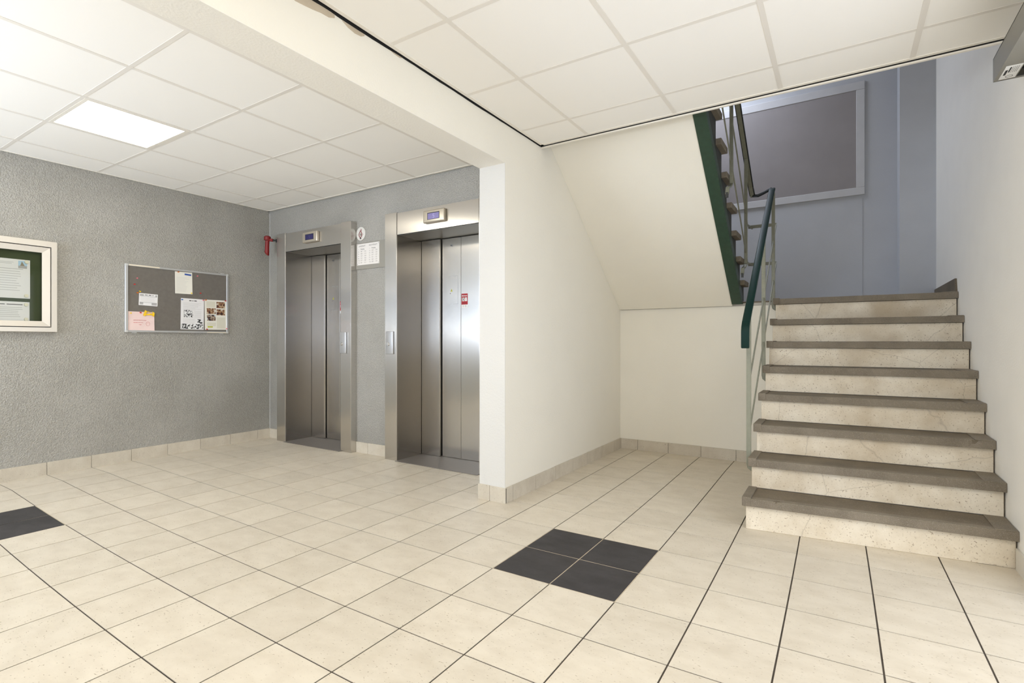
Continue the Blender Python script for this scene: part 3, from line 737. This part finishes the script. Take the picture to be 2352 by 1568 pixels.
    # floor indicator on the lintel
    ix = (xo0+xo1)/2-0.002 if not lit else -1.806; iz = 2.117; iy = yf+0.004
    bm = B(); bx(bm, ix-0.118, ix+0.118, iy-0.030, iy-0.0005, iz-0.053, iz+0.053)
    bmesh.ops.bevel(bm, geom=[e for e in bm.edges], offset=0.012, segments=3, affect='EDGES', profile=0.6)
    fi = obj('floor_indicator', bm, bezel, t, smooth=True)
    box('indicator_recess', gap_dark, fi, ix-0.066, ix+0.066, iy-0.0312, iy-0.0295, iz-0.029, iz+0.029)
    box('indicator_screen', screen_lit if lit else screen_dark, fi, ix-0.060, ix+0.062, iy-0.0320, iy-0.031, iz-0.026, iz+0.023)
    bm = B(); dx = ix+0.004
    for q in ((dx-0.008, dx+0.008, iz+0.011, iz+0.014), (dx-0.008, dx-0.005, iz, iz+0.013), (dx-0.008, dx+0.008, iz-0.002, iz+0.001), (dx+0.005, dx+0.008, iz-0.014, iz), (dx-0.008, dx+0.008, iz-0.016, iz-0.013)):
        bx(bm, q[0], q[1], iy-0.0326, iy-0.032, q[2], q[3])
    obj('indicator_digit', bm, digit_lit if lit else digit_dim, fi)
    return t, a, b_
l1, a1, b1_ = lift(LA[0], LA[1], 'left lift with brushed steel frame and doors, next to the grey corner', False)
l2, a2, b2_ = lift(LB[0], LB[1], 'right lift with brushed steel frame, partly hidden by the white pillar', True)
def call_plate(x0, x1, t):
    bm = B(); bx(bm, x0, x1, 0.983, 0.9995, 0.948, 1.152); bevel(bm, 0.006, 3); cp = obj('call_plate', bm, plate_steel, t, smooth=True)
    bm = B(); cx_ = (x0+x1)/2-0.008; cyl(bm, (cx_, 0.983, 1.037), (cx_, 0.979, 1.037), 0.017, seg=24); cyl(bm, (cx_, 0.979, 1.037), (cx_, 0.975, 1.037), 0.013, 0.010, seg=24); obj('call_button', bm, steel, cp, smooth=True)
call_plate(-3.008, -2.920, l1); call_plate(-2.379, -2.291, l2)

# fire emblem disc, sign backing and lift sign between the lifts
d = thing('emblem_disc', 'round white disc with a red flame emblem above the lift sign', 'emblem', (-2.80, YL, 2.09))
bm = B(); seg = 40; R0 = 0.062
f = [bm.verts.new((-2.797+math.cos(2*PI*i/seg)*R0*1.02*(1+0.02*math.sin(3*i)), YL-0.008, 2.090+math.sin(2*PI*i/seg)*0.064)) for i in range(seg)]
b2 = [bm.verts.new((v_.co.x, YL-0.0005, v_.co.z)) for v_ in f]
bm.faces.new(f); bm.faces.new(b2[::-1])
for i in range(seg): bm.faces.new([f[i], b2[i], b2[(i+1) % seg], f[(i+1) % seg]])
obj('disc_plate', bm, disc_white, d)
bm = B(); cxx, czz = -2.800, 2.082
pts = []
for k in range(0, 33):
    a = math.radians(118-k*(360-56)/32*1.0) if False else math.radians(112+k*(316)/32)
    pts.append((cxx+math.cos(a)*0.0205, YL-0.0095, czz+math.sin(a)*0.026))
pts = [(cxx-0.002, YL-0.0095, czz+0.040)]+pts+[(cxx+0.009, YL-0.0095, czz+0.052)]
flatbar(bm, pts, (0, 1, 0), 0.002, 0.006); obj('flame_loop', bm, simple('emblem_red', (0.22, 0.01, 0.015), 0.5), d)
bm = B(); cyl(bm, (cxx+0.002, YL-0.010, czz+0.0), (cxx+0.002, YL-0.008, czz+0.0), 0.013, seg=16); obj('emblem_core', bm, sign_grey, d)
bm = B(); cyl(bm, (cxx, YL-0.010, czz-0.036), (cxx, YL-0.008, czz-0.036), 0.0085, seg=8); bx(bm, cxx-0.001, cxx+0.003, YL-0.0095, YL-0.008, czz-0.036, czz-0.024)
for dxx in (-0.046, 0.036): bx(bm, cxx+dxx, cxx+dxx+0.003, YL-0.0092, YL-0.008, czz-0.002, czz+0.003)
obj('emblem_dot', bm, print_black, d, kind='stuff')
sgn = thing('lift_sign', 'white notice of flat numbers per lift on a grey board between the lifts', 'sign', (-2.69, YL, 1.88))
box('sign_board', sign_grey, sgn, -2.862, -2.437, YL-0.010, YL-0.0005, 1.750, 2.003)
px0, px1, pz0, pz1 = -2.842, -2.540, 1.789, 1.990
box('sign_plate', sign_white, sgn, px0, px1, YL-0.0135, YL-0.0102, pz0, pz1)
bm = B(); yy = YL-0.0142
def tx(s, x, z, size, w_=0.0): addtext(bm, s, size, front_M(x, yy, z), 'LEFT', w_)
tx('LINKERLIFT', px0+0.022, pz1-0.022, 0.0185, 0.0002); tx('RECHTERLIFT', px0+0.165, pz1-0.022, 0.0185, 0.0002)
for c0, fl, aa in ((px0+0.014, ('2e', '4e', '6e', '8e', '10e', '12e'), 481), (px0+0.165, ('1e', '3e', '5e', '7e', '9e', '11e'), 469)):
    tx('v.', c0+0.004, pz1-0.050, 0.017); tx('Berging', c0+0.036, pz1-0.050, 0.017, 0.0003)
    for r, f_ in enumerate(fl):
        zz = pz1-0.073-0.0212*r; n0 = aa+24*r
        tx(f_, c0, zz, 0.0165); tx(str(n0), c0+0.036, zz, 0.0165); tx('-', c0+0.072, zz, 0.0165); tx(str(n0+10), c0+0.088, zz, 0.0165)
obj('sign_lettering', bm, simple('sign_letter_grey', (0.30, 0.29, 0.28), 0.6), sgn, kind='stuff')
bm = B()
for a, c in ((px0+0.010, pz1-0.010), (px1-0.010, pz1-0.010), (px0+0.010, pz0+0.010), (px1-0.010, pz0+0.010)): cyl(bm, (a, YL-0.0135, c), (a, YL-0.0155, c), 0.003, seg=8)
obj('sign_screws', bm, print_grey, sgn, kind='stuff')

# red siren in the corner
s = thing('alarm_siren', 'dark red siren with a hanging tube, in the corner beside the left lift', 'alarm', (-4.15, 1.0, 2.19))
bm = B(); cyl(bm, (-4.143, 0.955, 2.150), (-4.143, 0.955, 2.186), 0.034, seg=24); cyl(bm, (-4.143, 0.955, 2.186), (-4.143, 0.955, 2.196), 0.034, 0.022, seg=24); obj('siren_cap', bm, alarm_red, s, smooth=True)
bm = B(); seg = 20; rings = []
for k, (zc, r, dx) in enumerate(((2.152, 0.021, 0.0), (2.10, 0.0215, -0.004), (2.04, 0.023, -0.008), (2.012, 0.024, -0.010))):
    ring = []
    for i in range(seg):
        a = 2*PI*i/seg; cut = (-0.030*math.cos(a)+0.008) if k == 3 else 0
        ring.append(bm.verts.new((-4.143+dx+math.cos(a)*r, 0.955+math.sin(a)*r, zc+cut-0.006)))
    rings.append(ring)
for r, q in zip(rings, rings[1:]):
    for i in range(seg): bm.faces.new([r[i], r[(i+1) % seg], q[(i+1) % seg], q[i]])
bm.faces.new(rings[0]); obj('siren_tube', bm, alarm_red, s, smooth=True)
sm = s.children[-1].modifiers.new('thickness', 'SOLIDIFY'); sm.thickness = 0.003
bm = B(); cyl(bm, (-4.143, 0.955, 2.158), (-4.09, 0.985, 2.150), 0.016, seg=14); obj('siren_arm', bm, alarm_red, s, smooth=True)
bm = B(); cyl(bm, (-4.092, 0.984, 2.150), (-4.052, 1.012, 2.146), 0.010, seg=12); bx(bm, -4.075, -4.0435, 1.008, 1.069, 2.13, 2.162); obj('bracket', bm, gap_dark, s)

# ------------------------------------------------------------------ glazed notice cabinet on the grey wall
def KP(y, z, xp):   # keep a point seen on the wall plane where it is when it stands proud of the wall
    k = (xp-CAM.x)/(-4.27-CAM.x); return CAM.y+(y-CAM.y)*k, CAM.z+(z-CAM.z)*k
nc = thing('notice_cabinet', 'cream framed glass notice cabinet with a green back on the grey wall', 'notice board', (XL, -1.2, 1.14))
xf = XL+0.055
(yo, zo1), (_, zo0) = KP(-0.759, 1.859, xf), KP(-0.759, 1.139, xf)
yL = -1.95
fw_ = 0.034
bm = B()
bx(bm, XL+0.0005, xf, yo-fw_, yo, zo0, zo1); bx(bm, XL+0.0005, xf, yL, yL+fw_, zo0, zo1)
bx(bm, XL+0.0005, xf, yL+fw_, yo-fw_, zo1-fw_-0.01, zo1); bx(bm, XL+0.0005, xf, yL+fw_, yo-fw_, zo0, zo0+fw_)
obj('outer_frame', bm, alu, nc)
box('back_panel', felt_green, nc, XL+0.001, XL+0.012, yL+0.02, yo-0.02, zo0+0.02, zo1-0.02)
g_ = 0.0065; y1_ = yo-fw_-g_; y0_ = yL+fw_+g_; z1_ = zo1-fw_-0.01-g_; z0_ = zo0+fw_+g_; dw = 0.047
bm = B(); x0, x1 = XL+0.030, xf-0.004
def mitre(bm, A, Bp, Ci, Di, xa, xb):   # quad in (y,z), sloping inner side
    hexa(bm, [(xa, *A), (xa, *Bp), (xa, *Ci), (xa, *Di)], [(xb, *A), (xb, *Bp), (xb-0.010, *Ci), (xb-0.010, *Di)])
mitre(bm, (y0_, z1_), (y1_, z1_), (y1_-dw, z1_-dw*0.9), (y0_+dw, z1_-dw*0.9), x0, x1)
mitre(bm, (y1_, z1_), (y1_, z0_), (y1_-dw, z0_+dw*0.9), (y1_-dw, z1_-dw*0.9), x0, x1)
mitre(bm, (y1_, z0_), (y0_, z0_), (y0_+dw, z0_+dw*0.9), (y1_-dw, z0_+dw*0.9), x0, x1)
mitre(bm, (y0_, z0_), (y0_, z1_), (y0_+dw, z1_-dw*0.9), (y0_+dw, z0_+dw*0.9), x0, x1)
door_c = obj('door_frame', bm, alu, nc)
box('glass_pane', glass, door_c, XL+0.033, XL+0.036, y0_+dw-0.005, y1_-dw+0.005, z0_+dw*0.9-0.005, z1_-dw*0.9+0.005)
bm = B()
for q in ((y0_-g_, y1_+g_, z1_-0.012, z1_+g_), (y0_-g_, y1_+g_, z0_-g_, z0_+0.012), (y0_-g_, y0_+0.012, z0_, z1_), (y1_-0.012, y1_+g_, z0_, z1_)): bx(bm, XL+0.014, XL+0.028, *q)
obj('frame_gap_shade', bm, gap_dark, nc)  # dark ring painting the shade between outer frame and door

def sheet(name, label, cat, y0, y1, z0, z1, m, xw, group=None, tilt=0.0, curl=0.0):
    """sheet of paper on the left wall, back at x = xw"""
    t = thing(name, label, cat, (xw, (y0+y1)/2, z0), group)
    bm = B(); nx, ny = 6, 6; vs = []
    cy_, cz_ = (y0+y1)/2, (z0+z1)/2
    for layer in (0, 1):
        for i in range(nx+1):
            for j in range(ny+1):
                a, b_ = i/nx, j/ny
                y = y0+(y1-y0)*a; z = z0+(z1-z0)*b_
                yy_, zz_ = y-cy_, z-cz_
                y, z = cy_+yy_*math.cos(tilt)-zz_*math.sin(tilt), cz_+yy_*math.sin(tilt)+zz_*math.cos(tilt)
                x = xw+0.0006*layer+curl*(a**3)*(1-b_)**1.5
                vs.append(bm.verts.new((x, y, z)))
    k = (nx+1)*(ny+1); id_ = lambda l_, i, j: vs[l_*k+i*(ny+1)+j]
    for i in range(nx):
        for j in range(ny):
            bm.faces.new([id_(1, i, j), id_(1, i+1, j), id_(1, i+1, j+1), id_(1, i, j+1)])
            bm.faces.new([id_(0, i, j), id_(0, i, j+1), id_(0, i+1, j+1), id_(0, i+1, j)])
    for i in range(nx):
        bm.faces.new([id_(0, i, 0), id_(0, i+1, 0), id_(1, i+1, 0), id_(1, i, 0)]); bm.faces.new([id_(0, i, ny), id_(1, i, ny), id_(1, i+1, ny), id_(0, i+1, ny)])
    for j in range(ny):
        bm.faces.new([id_(0, 0, j), id_(1, 0, j), id_(1, 0, j+1), id_(0, 0, j+1)]); bm.faces.new([id_(0, nx, j), id_(0, nx, j+1), id_(1, nx, j+1), id_(1, nx, j)])
    obj('sheet', bm, m, t)
    tr = (cy_, cz_, tilt)
    return t, tr
def prints(t, name, m, rects, xw, tr=None, lift=0.0012):
    bm = B()
    for (y0, y1, z0, z1) in rects:
        P = [(y0, z0), (y1, z0), (y1, z1), (y0, z1)]
        if tr:
            cy_, cz_, a = tr
            P = [(cy_+(y-cy_)*math.cos(a)-(z-cz_)*math.sin(a), cz_+(y-cy_)*math.sin(a)+(z-cz_)*math.cos(a)) for y, z in P]
        hexa(bm, [(xw+0.0007, *p) for p in P], [(xw+lift, *p) for p in P])
    return obj(name, bm, m, t, **({'kind': 'stuff'} if len(rects) > 1 else {}))
def lines(y0, y1, z0, z1, n, h, jag=0.25):
    r = []
    for i in range(n):
        z = z1-(z1-z0)*i/max(1, n-1); L = (y1-y0)*(1-random.random()*jag)
        r.append((y0, y0+L, z-h/2, z+h/2))
    return r
xc = XL+0.0125
# upper sheet in the cabinet
(ya, zb_), (_, za_) = KP(-0.922, 1.693, xc), KP(-0.922, 1.394, xc)
t, tr = sheet('notice_sheet', 'white typed sheet with a small building photo, upper sheet in the glass cabinet', 'paper', ya-0.212, ya, za_, zb_, paper, xc)
prints(t, 'typed_lines', print_grey, lines(ya-0.19, ya-0.045, za_+0.06, za_+0.205, 9, 0.0028)+[(ya-0.19, ya-0.04, za_+0.222, za_+0.2255), (ya-0.19, ya-0.105, za_+0.262, za_+0.2645), (ya-0.19, ya-0.095, za_+0.272, za_+0.2745)], xc)
ph = prints(t, 'building_photo', simple('photo_sky', (0.42, 0.60, 0.75), 0.5), [(ya-0.068, ya-0.018, zb_-0.068, zb_-0.010)], xc)
bm = B(); hexa(bm, [(xc+0.0012, ya-0.058, zb_-0.05), (xc+0.0012, ya-0.030, zb_-0.05), (xc+0.0012, ya-0.047, zb_-0.014)], [(xc+0.0016, ya-0.058, zb_-0.05), (xc+0.0016, ya-0.030, zb_-0.05), (xc+0.0016, ya-0.047, zb_-0.014)])
obj('photo_building', bm, simple('photo_brown', (0.28, 0.24, 0.17), 0.6), ph)
prints(ph, 'photo_ground', print_grey, [(ya-0.068, ya-0.018, zb_-0.068, zb_-0.048)], xc+0.0006)
(yb2, zb2) = KP(-0.925, 1.367, xc)
t, tr = sheet('notice_sheet', 'white typed sheet with a bold heading, lower sheet in the glass cabinet', 'paper', yb2-0.212, yb2, zb2-0.148, zb2, paper, xc)
prints(t, 'typed_lines', print_grey, lines(yb2-0.19, yb2-0.035, zb2-0.115, zb2-0.045, 6, 0.0028), xc)
prints(t, 'heading', print_black, [(yb2-0.2, yb2-0.140, zb2-0.024, zb2-0.019), (yb2-0.130, yb2-0.04, zb2-0.024, zb2-0.019)], xc)
def magnet(y, z, where):
    bm = B(); cyl(bm, (xc+0.0014, y, z), (xc+0.009, y, z), 0.0135, 0.012, seg=24); o = obj('magnet', bm, magnet_cream, smooth=True)
    tag(o, where, 'magnet')
magnet(ya-0.020, zb_-0.016, 'cream round magnet on the top right corner of the upper cabinet sheet')
magnet(ya-0.022, za_+0.022, 'cream round magnet on the bottom right corner of the upper cabinet sheet')
magnet(yb2-0.020, zb2-0.020, 'cream round magnet on the top right corner of the lower cabinet sheet')
magnet(yb2-0.020, zb2-0.134, 'cream round magnet at the foot of the lower cabinet sheet')

# ------------------------------------------------------------------ cork board
xb = XL+0.022
Y0, Z0 = KP(-0.293, 1.144, xb); Y1, Z1 = KP(0.609, 1.754, xb)
cb = thing('pin_board', 'grey felt pin board with an aluminium frame on the grey wall', 'notice board', (XL, (Y0+Y1)/2, Z0))
box('felt_panel', felt_grey, cb, XL+0.001, XL+0.014, Y0+0.005, Y1-0.005, Z0+0.005, Z1-0.005)
for q in ((Y0+0.02, Y1-0.02, Z1-0.019, Z1-0.001), (Y0+0.02, Y1-0.02, Z0+0.001, Z0+0.019)):
    bm = B(); bx(bm, XL+0.0005, xb-0.001, *q); bevel(bm, 0.002, 1); obj('frame_bar', bm, alu_grey, cb)
for q in ((Y0, Y0+0.022), (Y1-0.019, Y1)):
    bm = B(); bx(bm, XL+0.0005, xb, q[0], q[1], Z0+0.02, Z1-0.02); bevel(bm, 0.002, 1); obj('frame_bar', bm, alu_grey, cb)
for (y, z) in ((Y0, Z0), (Y0, Z1-0.021), (Y1-0.021, Z0), (Y1-0.021, Z1-0.021)):
    bm = B(); bx(bm, XL+0.0004, xb+0.001, y, y+0.021, z, z+0.021); bevel(bm, 0.003, 2); obj('corner_cap', bm, plastic_cap, cb)
box('label_strip', alu_cream, cb, xb-0.001, xb+0.0006, Y0+0.028, Y0+0.27, Z1-0.016, Z1-0.004, label='cream sticker strip on the frame')
box('label_strip', alu_cream, cb, xb-0.001, xb+0.0006, Y1-0.21, Y1-0.022, Z0+0.004, Z0+0.012, label='cream sticker strip on the frame')
for y in (Y0+0.055, Y1-0.085): box('hanger_tab', plastic_cap, cb, XL+0.001, XL+0.012, y, y+0.035, Z0-0.008, Z0+0.002)
for y in (Y1-0.075,): box('hanger_tab', plastic_cap, cb, XL+0.001, XL+0.012, y, y+0.035, Z1-0.002, Z1+0.006)
xs = XL+0.0146
K2 = lambda y, z: KP(y, z, xs)
# letter with blue stamp
(a0, c0), (a1_, c1) = K2(0.106, 1.520), K2(0.259, 1.729)
t, tr = sheet('notice_sheet', 'white letter with a blue stamp hanging at the top of the pin board', 'paper', a0, a1_, c0, c1, paper_cream, xs, tilt=0.01, curl=0.004)
prints(t, 'typed_lines', print_light, lines(a0+0.012, a1_-0.02, c0+0.025, c0+0.155, 12, 0.0022, 0.4), xs, tr, 0.0014)
sb_ = B()
flatbar(sb_, [(xs+0.003, a0+0.083, c1-0.020), (xs+0.003, a0+0.142, c1-0.024)], (1, 0, 0), 0.0008, 0.015); obj('blue_stamp', sb_, print_blue, t)
# small card
(a0, c0), (a1_, c1) = K2(-0.190, 1.385), K2(-0.040, 1.497)
t, tr = sheet('notice_card', 'small white printed card with black corner blocks, left half of the pin board', 'paper', a0, a1_, c0+0.003, c1, paper, xs, tilt=-0.035)
w_ = a1_-a0
prints(t, 'print_blocks', print_grey, [(a0+0.007, a0+0.037, c1-0.022, c1-0.008), (a1_-0.020, a1_-0.006, c1-0.024, c1-0.008), (a0+0.007, a0+0.035, c0+0.010, c0+0.030), (a1_-0.048, a1_-0.006, c0+0.010, c0+0.030)], xs, tr)
prints(t, 'print_rules', print_black, [(a0+0.007, a1_-0.006, c1-0.0255, c1-0.0238), (a0+0.007, a1_-0.006, c0+0.030, c0+0.0316), (a0+0.045, a0+0.068, c1-0.016, c1-0.011), (a0+0.076, a0+0.096, c1-0.016, c1-0.010), (a0+0.104, a0+0.116, c1-0.015, c1-0.011)], xs, tr)
prints(t, 'typed_lines', print_light, lines(a0+0.014, a1_-0.02, c0+0.042, c0+0.078, 4, 0.002, 0.1), xs, tr)
# pink drawing
(a0, c0), (a1_, c1) = K2(-0.272, 1.160), K2(-0.068, 1.330)
t, tr = sheet('pink_note', 'pale pink handwritten note in the lower left corner of the pin board', 'paper', a0, a1_, c0, c1, paper_pink, xs+0.0006, tilt=0.0, curl=0.006)
rr = []
def scrib(y, z, L, n):
    for i in range(n):
        yy_ = y+L*i/n; rr.append((yy_, yy_+L/n*0.75, z+random.uniform(-.0012, .0012), z+0.0024+random.uniform(0, .0012)))
scrib(a0+0.04, c0+0.092, 0.07, 9); scrib(a0+0.112, c0+0.092, 0.030, 4); scrib(a0+0.04, c0+0.070, 0.075, 11); scrib(a0+0.082, c0+0.052, 0.02, 3)
prints(t, 'handwriting', print_red, rr, xs+0.0008, None, 0.0022)
bm = B(); pts = [(xs+0.0032, a0+0.152+0.014*math.cos(k*PI/12), c0+0.062+0.018*math.sin(k*PI/12)) for k in range(25)]
flatbar(bm, pts, (1, 0, 0), 0.0006, 0.0012); bx(bm, xs+0.003, xs+0.0036, a0+0.147, a0+0.1485, c0+0.064, c0+0.067); bx(bm, xs+0.003, xs+0.0036, a0+0.154, a0+0.1555, c0+0.064, c0+0.067)
obj('face_drawing', bm, print_red, t)
bm = B()
for i, (y, z, a, L) in enumerate(((a0+0.125, c1-0.012, 1.2, 0.045), (a0+0.145, c1+0.006, -0.5, 0.05), (a0+0.150, c1-0.022, 0.05, 0.07), (a0+0.190, c1-0.018, 1.45, 0.032))):
    dy, dz = math.cos(a)*L/2, math.sin(a)*L/2
    hexa(bm, [(xs+0.004+0.001*i, y-dy-0.004, z-dz), (xs+0.004, y-dy+0.012, z-dz-0.006), (xs+0.006, y+dy+0.012, z+dz-0.006), (xs+0.005, y+dy-0.004, z+dz+0.008)],
             [(xs+0.007+0.001*i, y-dy-0.004, z-dz), (xs+0.009, y-dy+0.012, z-dz-0.006), (xs+0.010, y+dy+0.012, z+dz-0.006), (xs+0.008, y+dy-0.004, z+dz+0.008)])
tag(obj('yellow_tape', bm, tape_yellow), 'crumpled yellow strip pinned over the corner of the pink note', 'tape')
# newsletter sheets
(a0, c0), (a1_, c1) = K2(0.156, 1.178), K2(0.366, 1.478)
t, tr = sheet('notice_sheet', 'white newsletter page with black and white photos, lower right of the pin board', 'paper', a0, a1_, c0, c1, paper, xs, tilt=-0.012)
Wd, Hh = a1_-a0, c1-c0
prints(t, 'headline', print_black, [(a0+Wd*.35, a0+Wd*.44, c1-.024, c1-.016), (a0+Wd*.46, a0+Wd*.55, c1-.023, c1-.018), (a0+Wd*.57, a0+Wd*.68, c1-.024, c1-.016)], xs, tr)
prints(t, 'typed_lines', print_light, lines(a0+.02, a1_-.02, c0+Hh*.64, c0+Hh*.86, 9, .0022, .4)+lines(a0+Wd*.57, a1_-.02, c0+Hh*.38, c0+Hh*.60, 8, .0022, .1)+lines(a0+.02, a0+Wd*.68, c0+Hh*.20, c0+Hh*.34, 6, .0022, .2), xs, tr)
prints(t, 'printed_photo', photo_bw, [(a0+Wd*.13, a0+Wd*.52, c0+Hh*.39, c0+Hh*.625)], xs, tr, .0014)
prints(t, 'printed_photo', photo_bw, [(a0+Wd*.72, a0+Wd*.94, c0+Hh*.20, c0+Hh*.34)], xs, tr, .0014)
prints(t, 'printed_photo', photo_bw, [(a0+Wd*.03, a0+Wd*.97, c0+Hh*.02, c0+Hh*.18)], xs, tr, .0014)
A0, A1, C0, C1 = a0, a1_, c0, c1
(a0, c0), (a1_, c1) = K2(0.374, 1.180), K2(0.586, 1.480)
t, tr = sheet('notice_sheet', 'cream page with four colour photos, in the right corner of the pin board', 'paper', a0, a1_, c0, c1, paper_cream, xs+0.0008, tilt=0.012)
Wd, Hh = a1_-a0, c1-c0
prints(t, 'text_blocks', print_cream, [(a0+Wd*.08, a0+Wd*.48, c0+Hh*.75, c0+Hh*.94), (a0+Wd*.1, a0+Wd*.5, c0+Hh*.12, c0+Hh*.24), (a0+Wd*.54, a0+Wd*.94, c0+Hh*.05, c0+Hh*.42)], xs+.0008, tr)
prints(t, 'printed_photo', photo_col, [(a0+Wd*.54, a0+Wd*.93, c0+Hh*.73, c0+Hh*.94)], xs+.0008, tr, .0018)
prints(t, 'printed_photo', photo_col, [(a0+Wd*.09, a0+Wd*.50, c0+Hh*.53, c0+Hh*.72)], xs+.0008, tr, .0018)
prints(t, 'printed_photo', photo_col, [(a0+Wd*.54, a0+Wd*.93, c0+Hh*.49, c0+Hh*.69)], xs+.0008, tr, .0018)
prints(t, 'printed_photo', photo_cool, [(a0+Wd*.10, a0+Wd*.49, c0+Hh*.30, c0+Hh*.50)], xs+.0008, tr, .0018)
prints(t, 'highlight', hi_yellow, [(a0+Wd*.12, a0+Wd*.36, c0+Hh*.075, c0+Hh*.115)], xs+.0008, tr, .0018)
prints(t, 'highlight_text', print_black, [(a0+Wd*.14, a0+Wd*.20, c0+Hh*.09, c0+Hh*.10), (a0+Wd*.215, a0+Wd*.34, c0+Hh*.09, c0+Hh*.10)], xs+.0008, tr, .0022)
def pin(y, z, m, label, dx=0.0, raw=True):
    if raw: y, z = K2(y, z)
    t = thing('push_pin', label, 'pin', (xs+dx, y, z))
    bm = B(); a = Vector((xs+dx+0.0005, y, z)); d = Vector((1, random.uniform(-.25, .25), random.uniform(-.3, .1))).normalized()
    cyl(bm, a, a+d*0.004, 0.0048, 0.0048, 12); cyl(bm, a+d*0.004, a+d*0.011, 0.0028, 0.0032, 12); cyl(bm, a+d*0.011, a+d*0.015, 0.0052, 0.0056, 12)
    obj('pin_head', bm, m, t, smooth=True)
def byp(px, py):  # board pixel -> wall y,z
    ky = lambda x: (-0.293+(x-288)/(525-288)*0.902)
    # perspective-correct along the wall
    dx = (px-CX)/FPX; c, s = math.cos(YAW), math.sin(YAW)
    dirx, diry, dz = dx*c-s, dx*s+c, -(py-CY)/FPX
    k = (-4.27-CAM.x)/dirx
    return CAM.y+diry*k, CAM.z+dz*k
for px, py, m, lb in ((314, 639, pin_pink, 'pink push pin near the top left of the pin board'), (308, 652.5, pin_red, 'red push pin below the pink one at the left of the pin board'),
    (320, 668.5, pin_yellow, 'yellow push pin just above the small card'), (314.5, 672, pin_orange, 'orange push pin left of the yellow one above the small card'),
    (452.5, 634, pin_pink, 'pink push pin right of the hanging letter'), (459.5, 673, pin_red, 'red push pin below the hanging letter, on bare felt'),
    (408.5, 624.5, pin_orange, 'orange push pin in the top left corner of the hanging letter'), (439, 673, pin_yellow, 'yellow push pin at the foot of the hanging letter'),
    (299.5, 718.5, pin_yellow, 'yellow push pin in the left corner of the pink note'), (321.5, 717.3, pin_red, 'red push pin at the top of the pink note'),
    (417, 687.5, pin_blue, 'blue push pin in the corner of the newsletter page'), (466, 689, pin_pink, 'pink push pin in the right corner of the newsletter page'),
    (471.7, 689, pin_orange, 'orange push pin in the left corner of the photo page'), (516.5, 691, pin_red, 'red push pin in the top right corner of the photo page'),
    (474.5, 755.5, pin_red, 'red push pin in the bottom left corner of the photo page'), (519.5, 754.5, pin_pink, 'pink push pin in the bottom right corner of the photo page')):
    y, z = byp(px, py); pin(y, z, m, lb, 0.002)

# ------------------------------------------------------------------ overhead metal housing at the top right
hs = thing('overhead_housing', 'grey metal housing with a white label, mounted high on the right wall', 'housing', (XR, 0.3, 2.22))
hx0, hx1, hy0, hy1, hz0, hz1 = 1.668, XR-0.001, -0.35, 0.790, 2.222, 2.326
bm = B(); bx(bm, hx0, hx0+0.004, hy0, hy1, hz0+0.004, hz1); bx(bm, hx0, hx1, hy0, hy1, hz1-0.004, hz1); bx(bm, hx1-0.004, hx1, hy0, hy1, hz0+0.004, hz1)
bx(bm, hx0, hx0+0.072, hy0, hy1, hz0, hz0+0.004); bx(bm, hx0+0.072, hx1, hy0, 0.12, hz0, hz0+0.004); bx(bm, hx0+0.072, hx1, 0.776, hy1, hz0, hz0+0.004)
bx(bm, hx0, hx1, hy1-0.003, hy1, hz0, hz1); bx(bm, hx0, hx1, hy0, hy0+0.003, hz0, hz1)
obj('casing', bm, housing_grey, hs)
box('inner_rail', gap_dark, hs, hx0+0.085, hx1-0.01, 0.13, 0.77, hz0+0.03, hz0+0.07)
lb = box('white_label', sticker_white, hs, hx0+0.014, hx0+0.068, 0.640, 0.772, hz0-0.0012, hz0)
bm = B()
bx(bm, hx0+0.020, hx0+0.028, 0.680, 0.730, hz0-0.0018, hz0-0.0011); bx(bm, hx0+0.031, hx0+0.036, 0.655, 0.705, hz0-0.0018, hz0-0.0011)
for k in range(4): bx(bm, hx0+0.040+k*0.006, hx0+0.041+k*0.006, 0.65, 0.71, hz0-0.0018, hz0-0.0011)
pts = [(hx0+0.044+0.012*math.cos(k*PI/8), 0.748+0.010*math.sin(k*PI/8), hz0-0.0015) for k in range(17)]
flatbar(bm, pts, (0, 0, 1), 0.0006, 0.0016)
obj('label_print', bm, print_black, lb, kind='stuff')
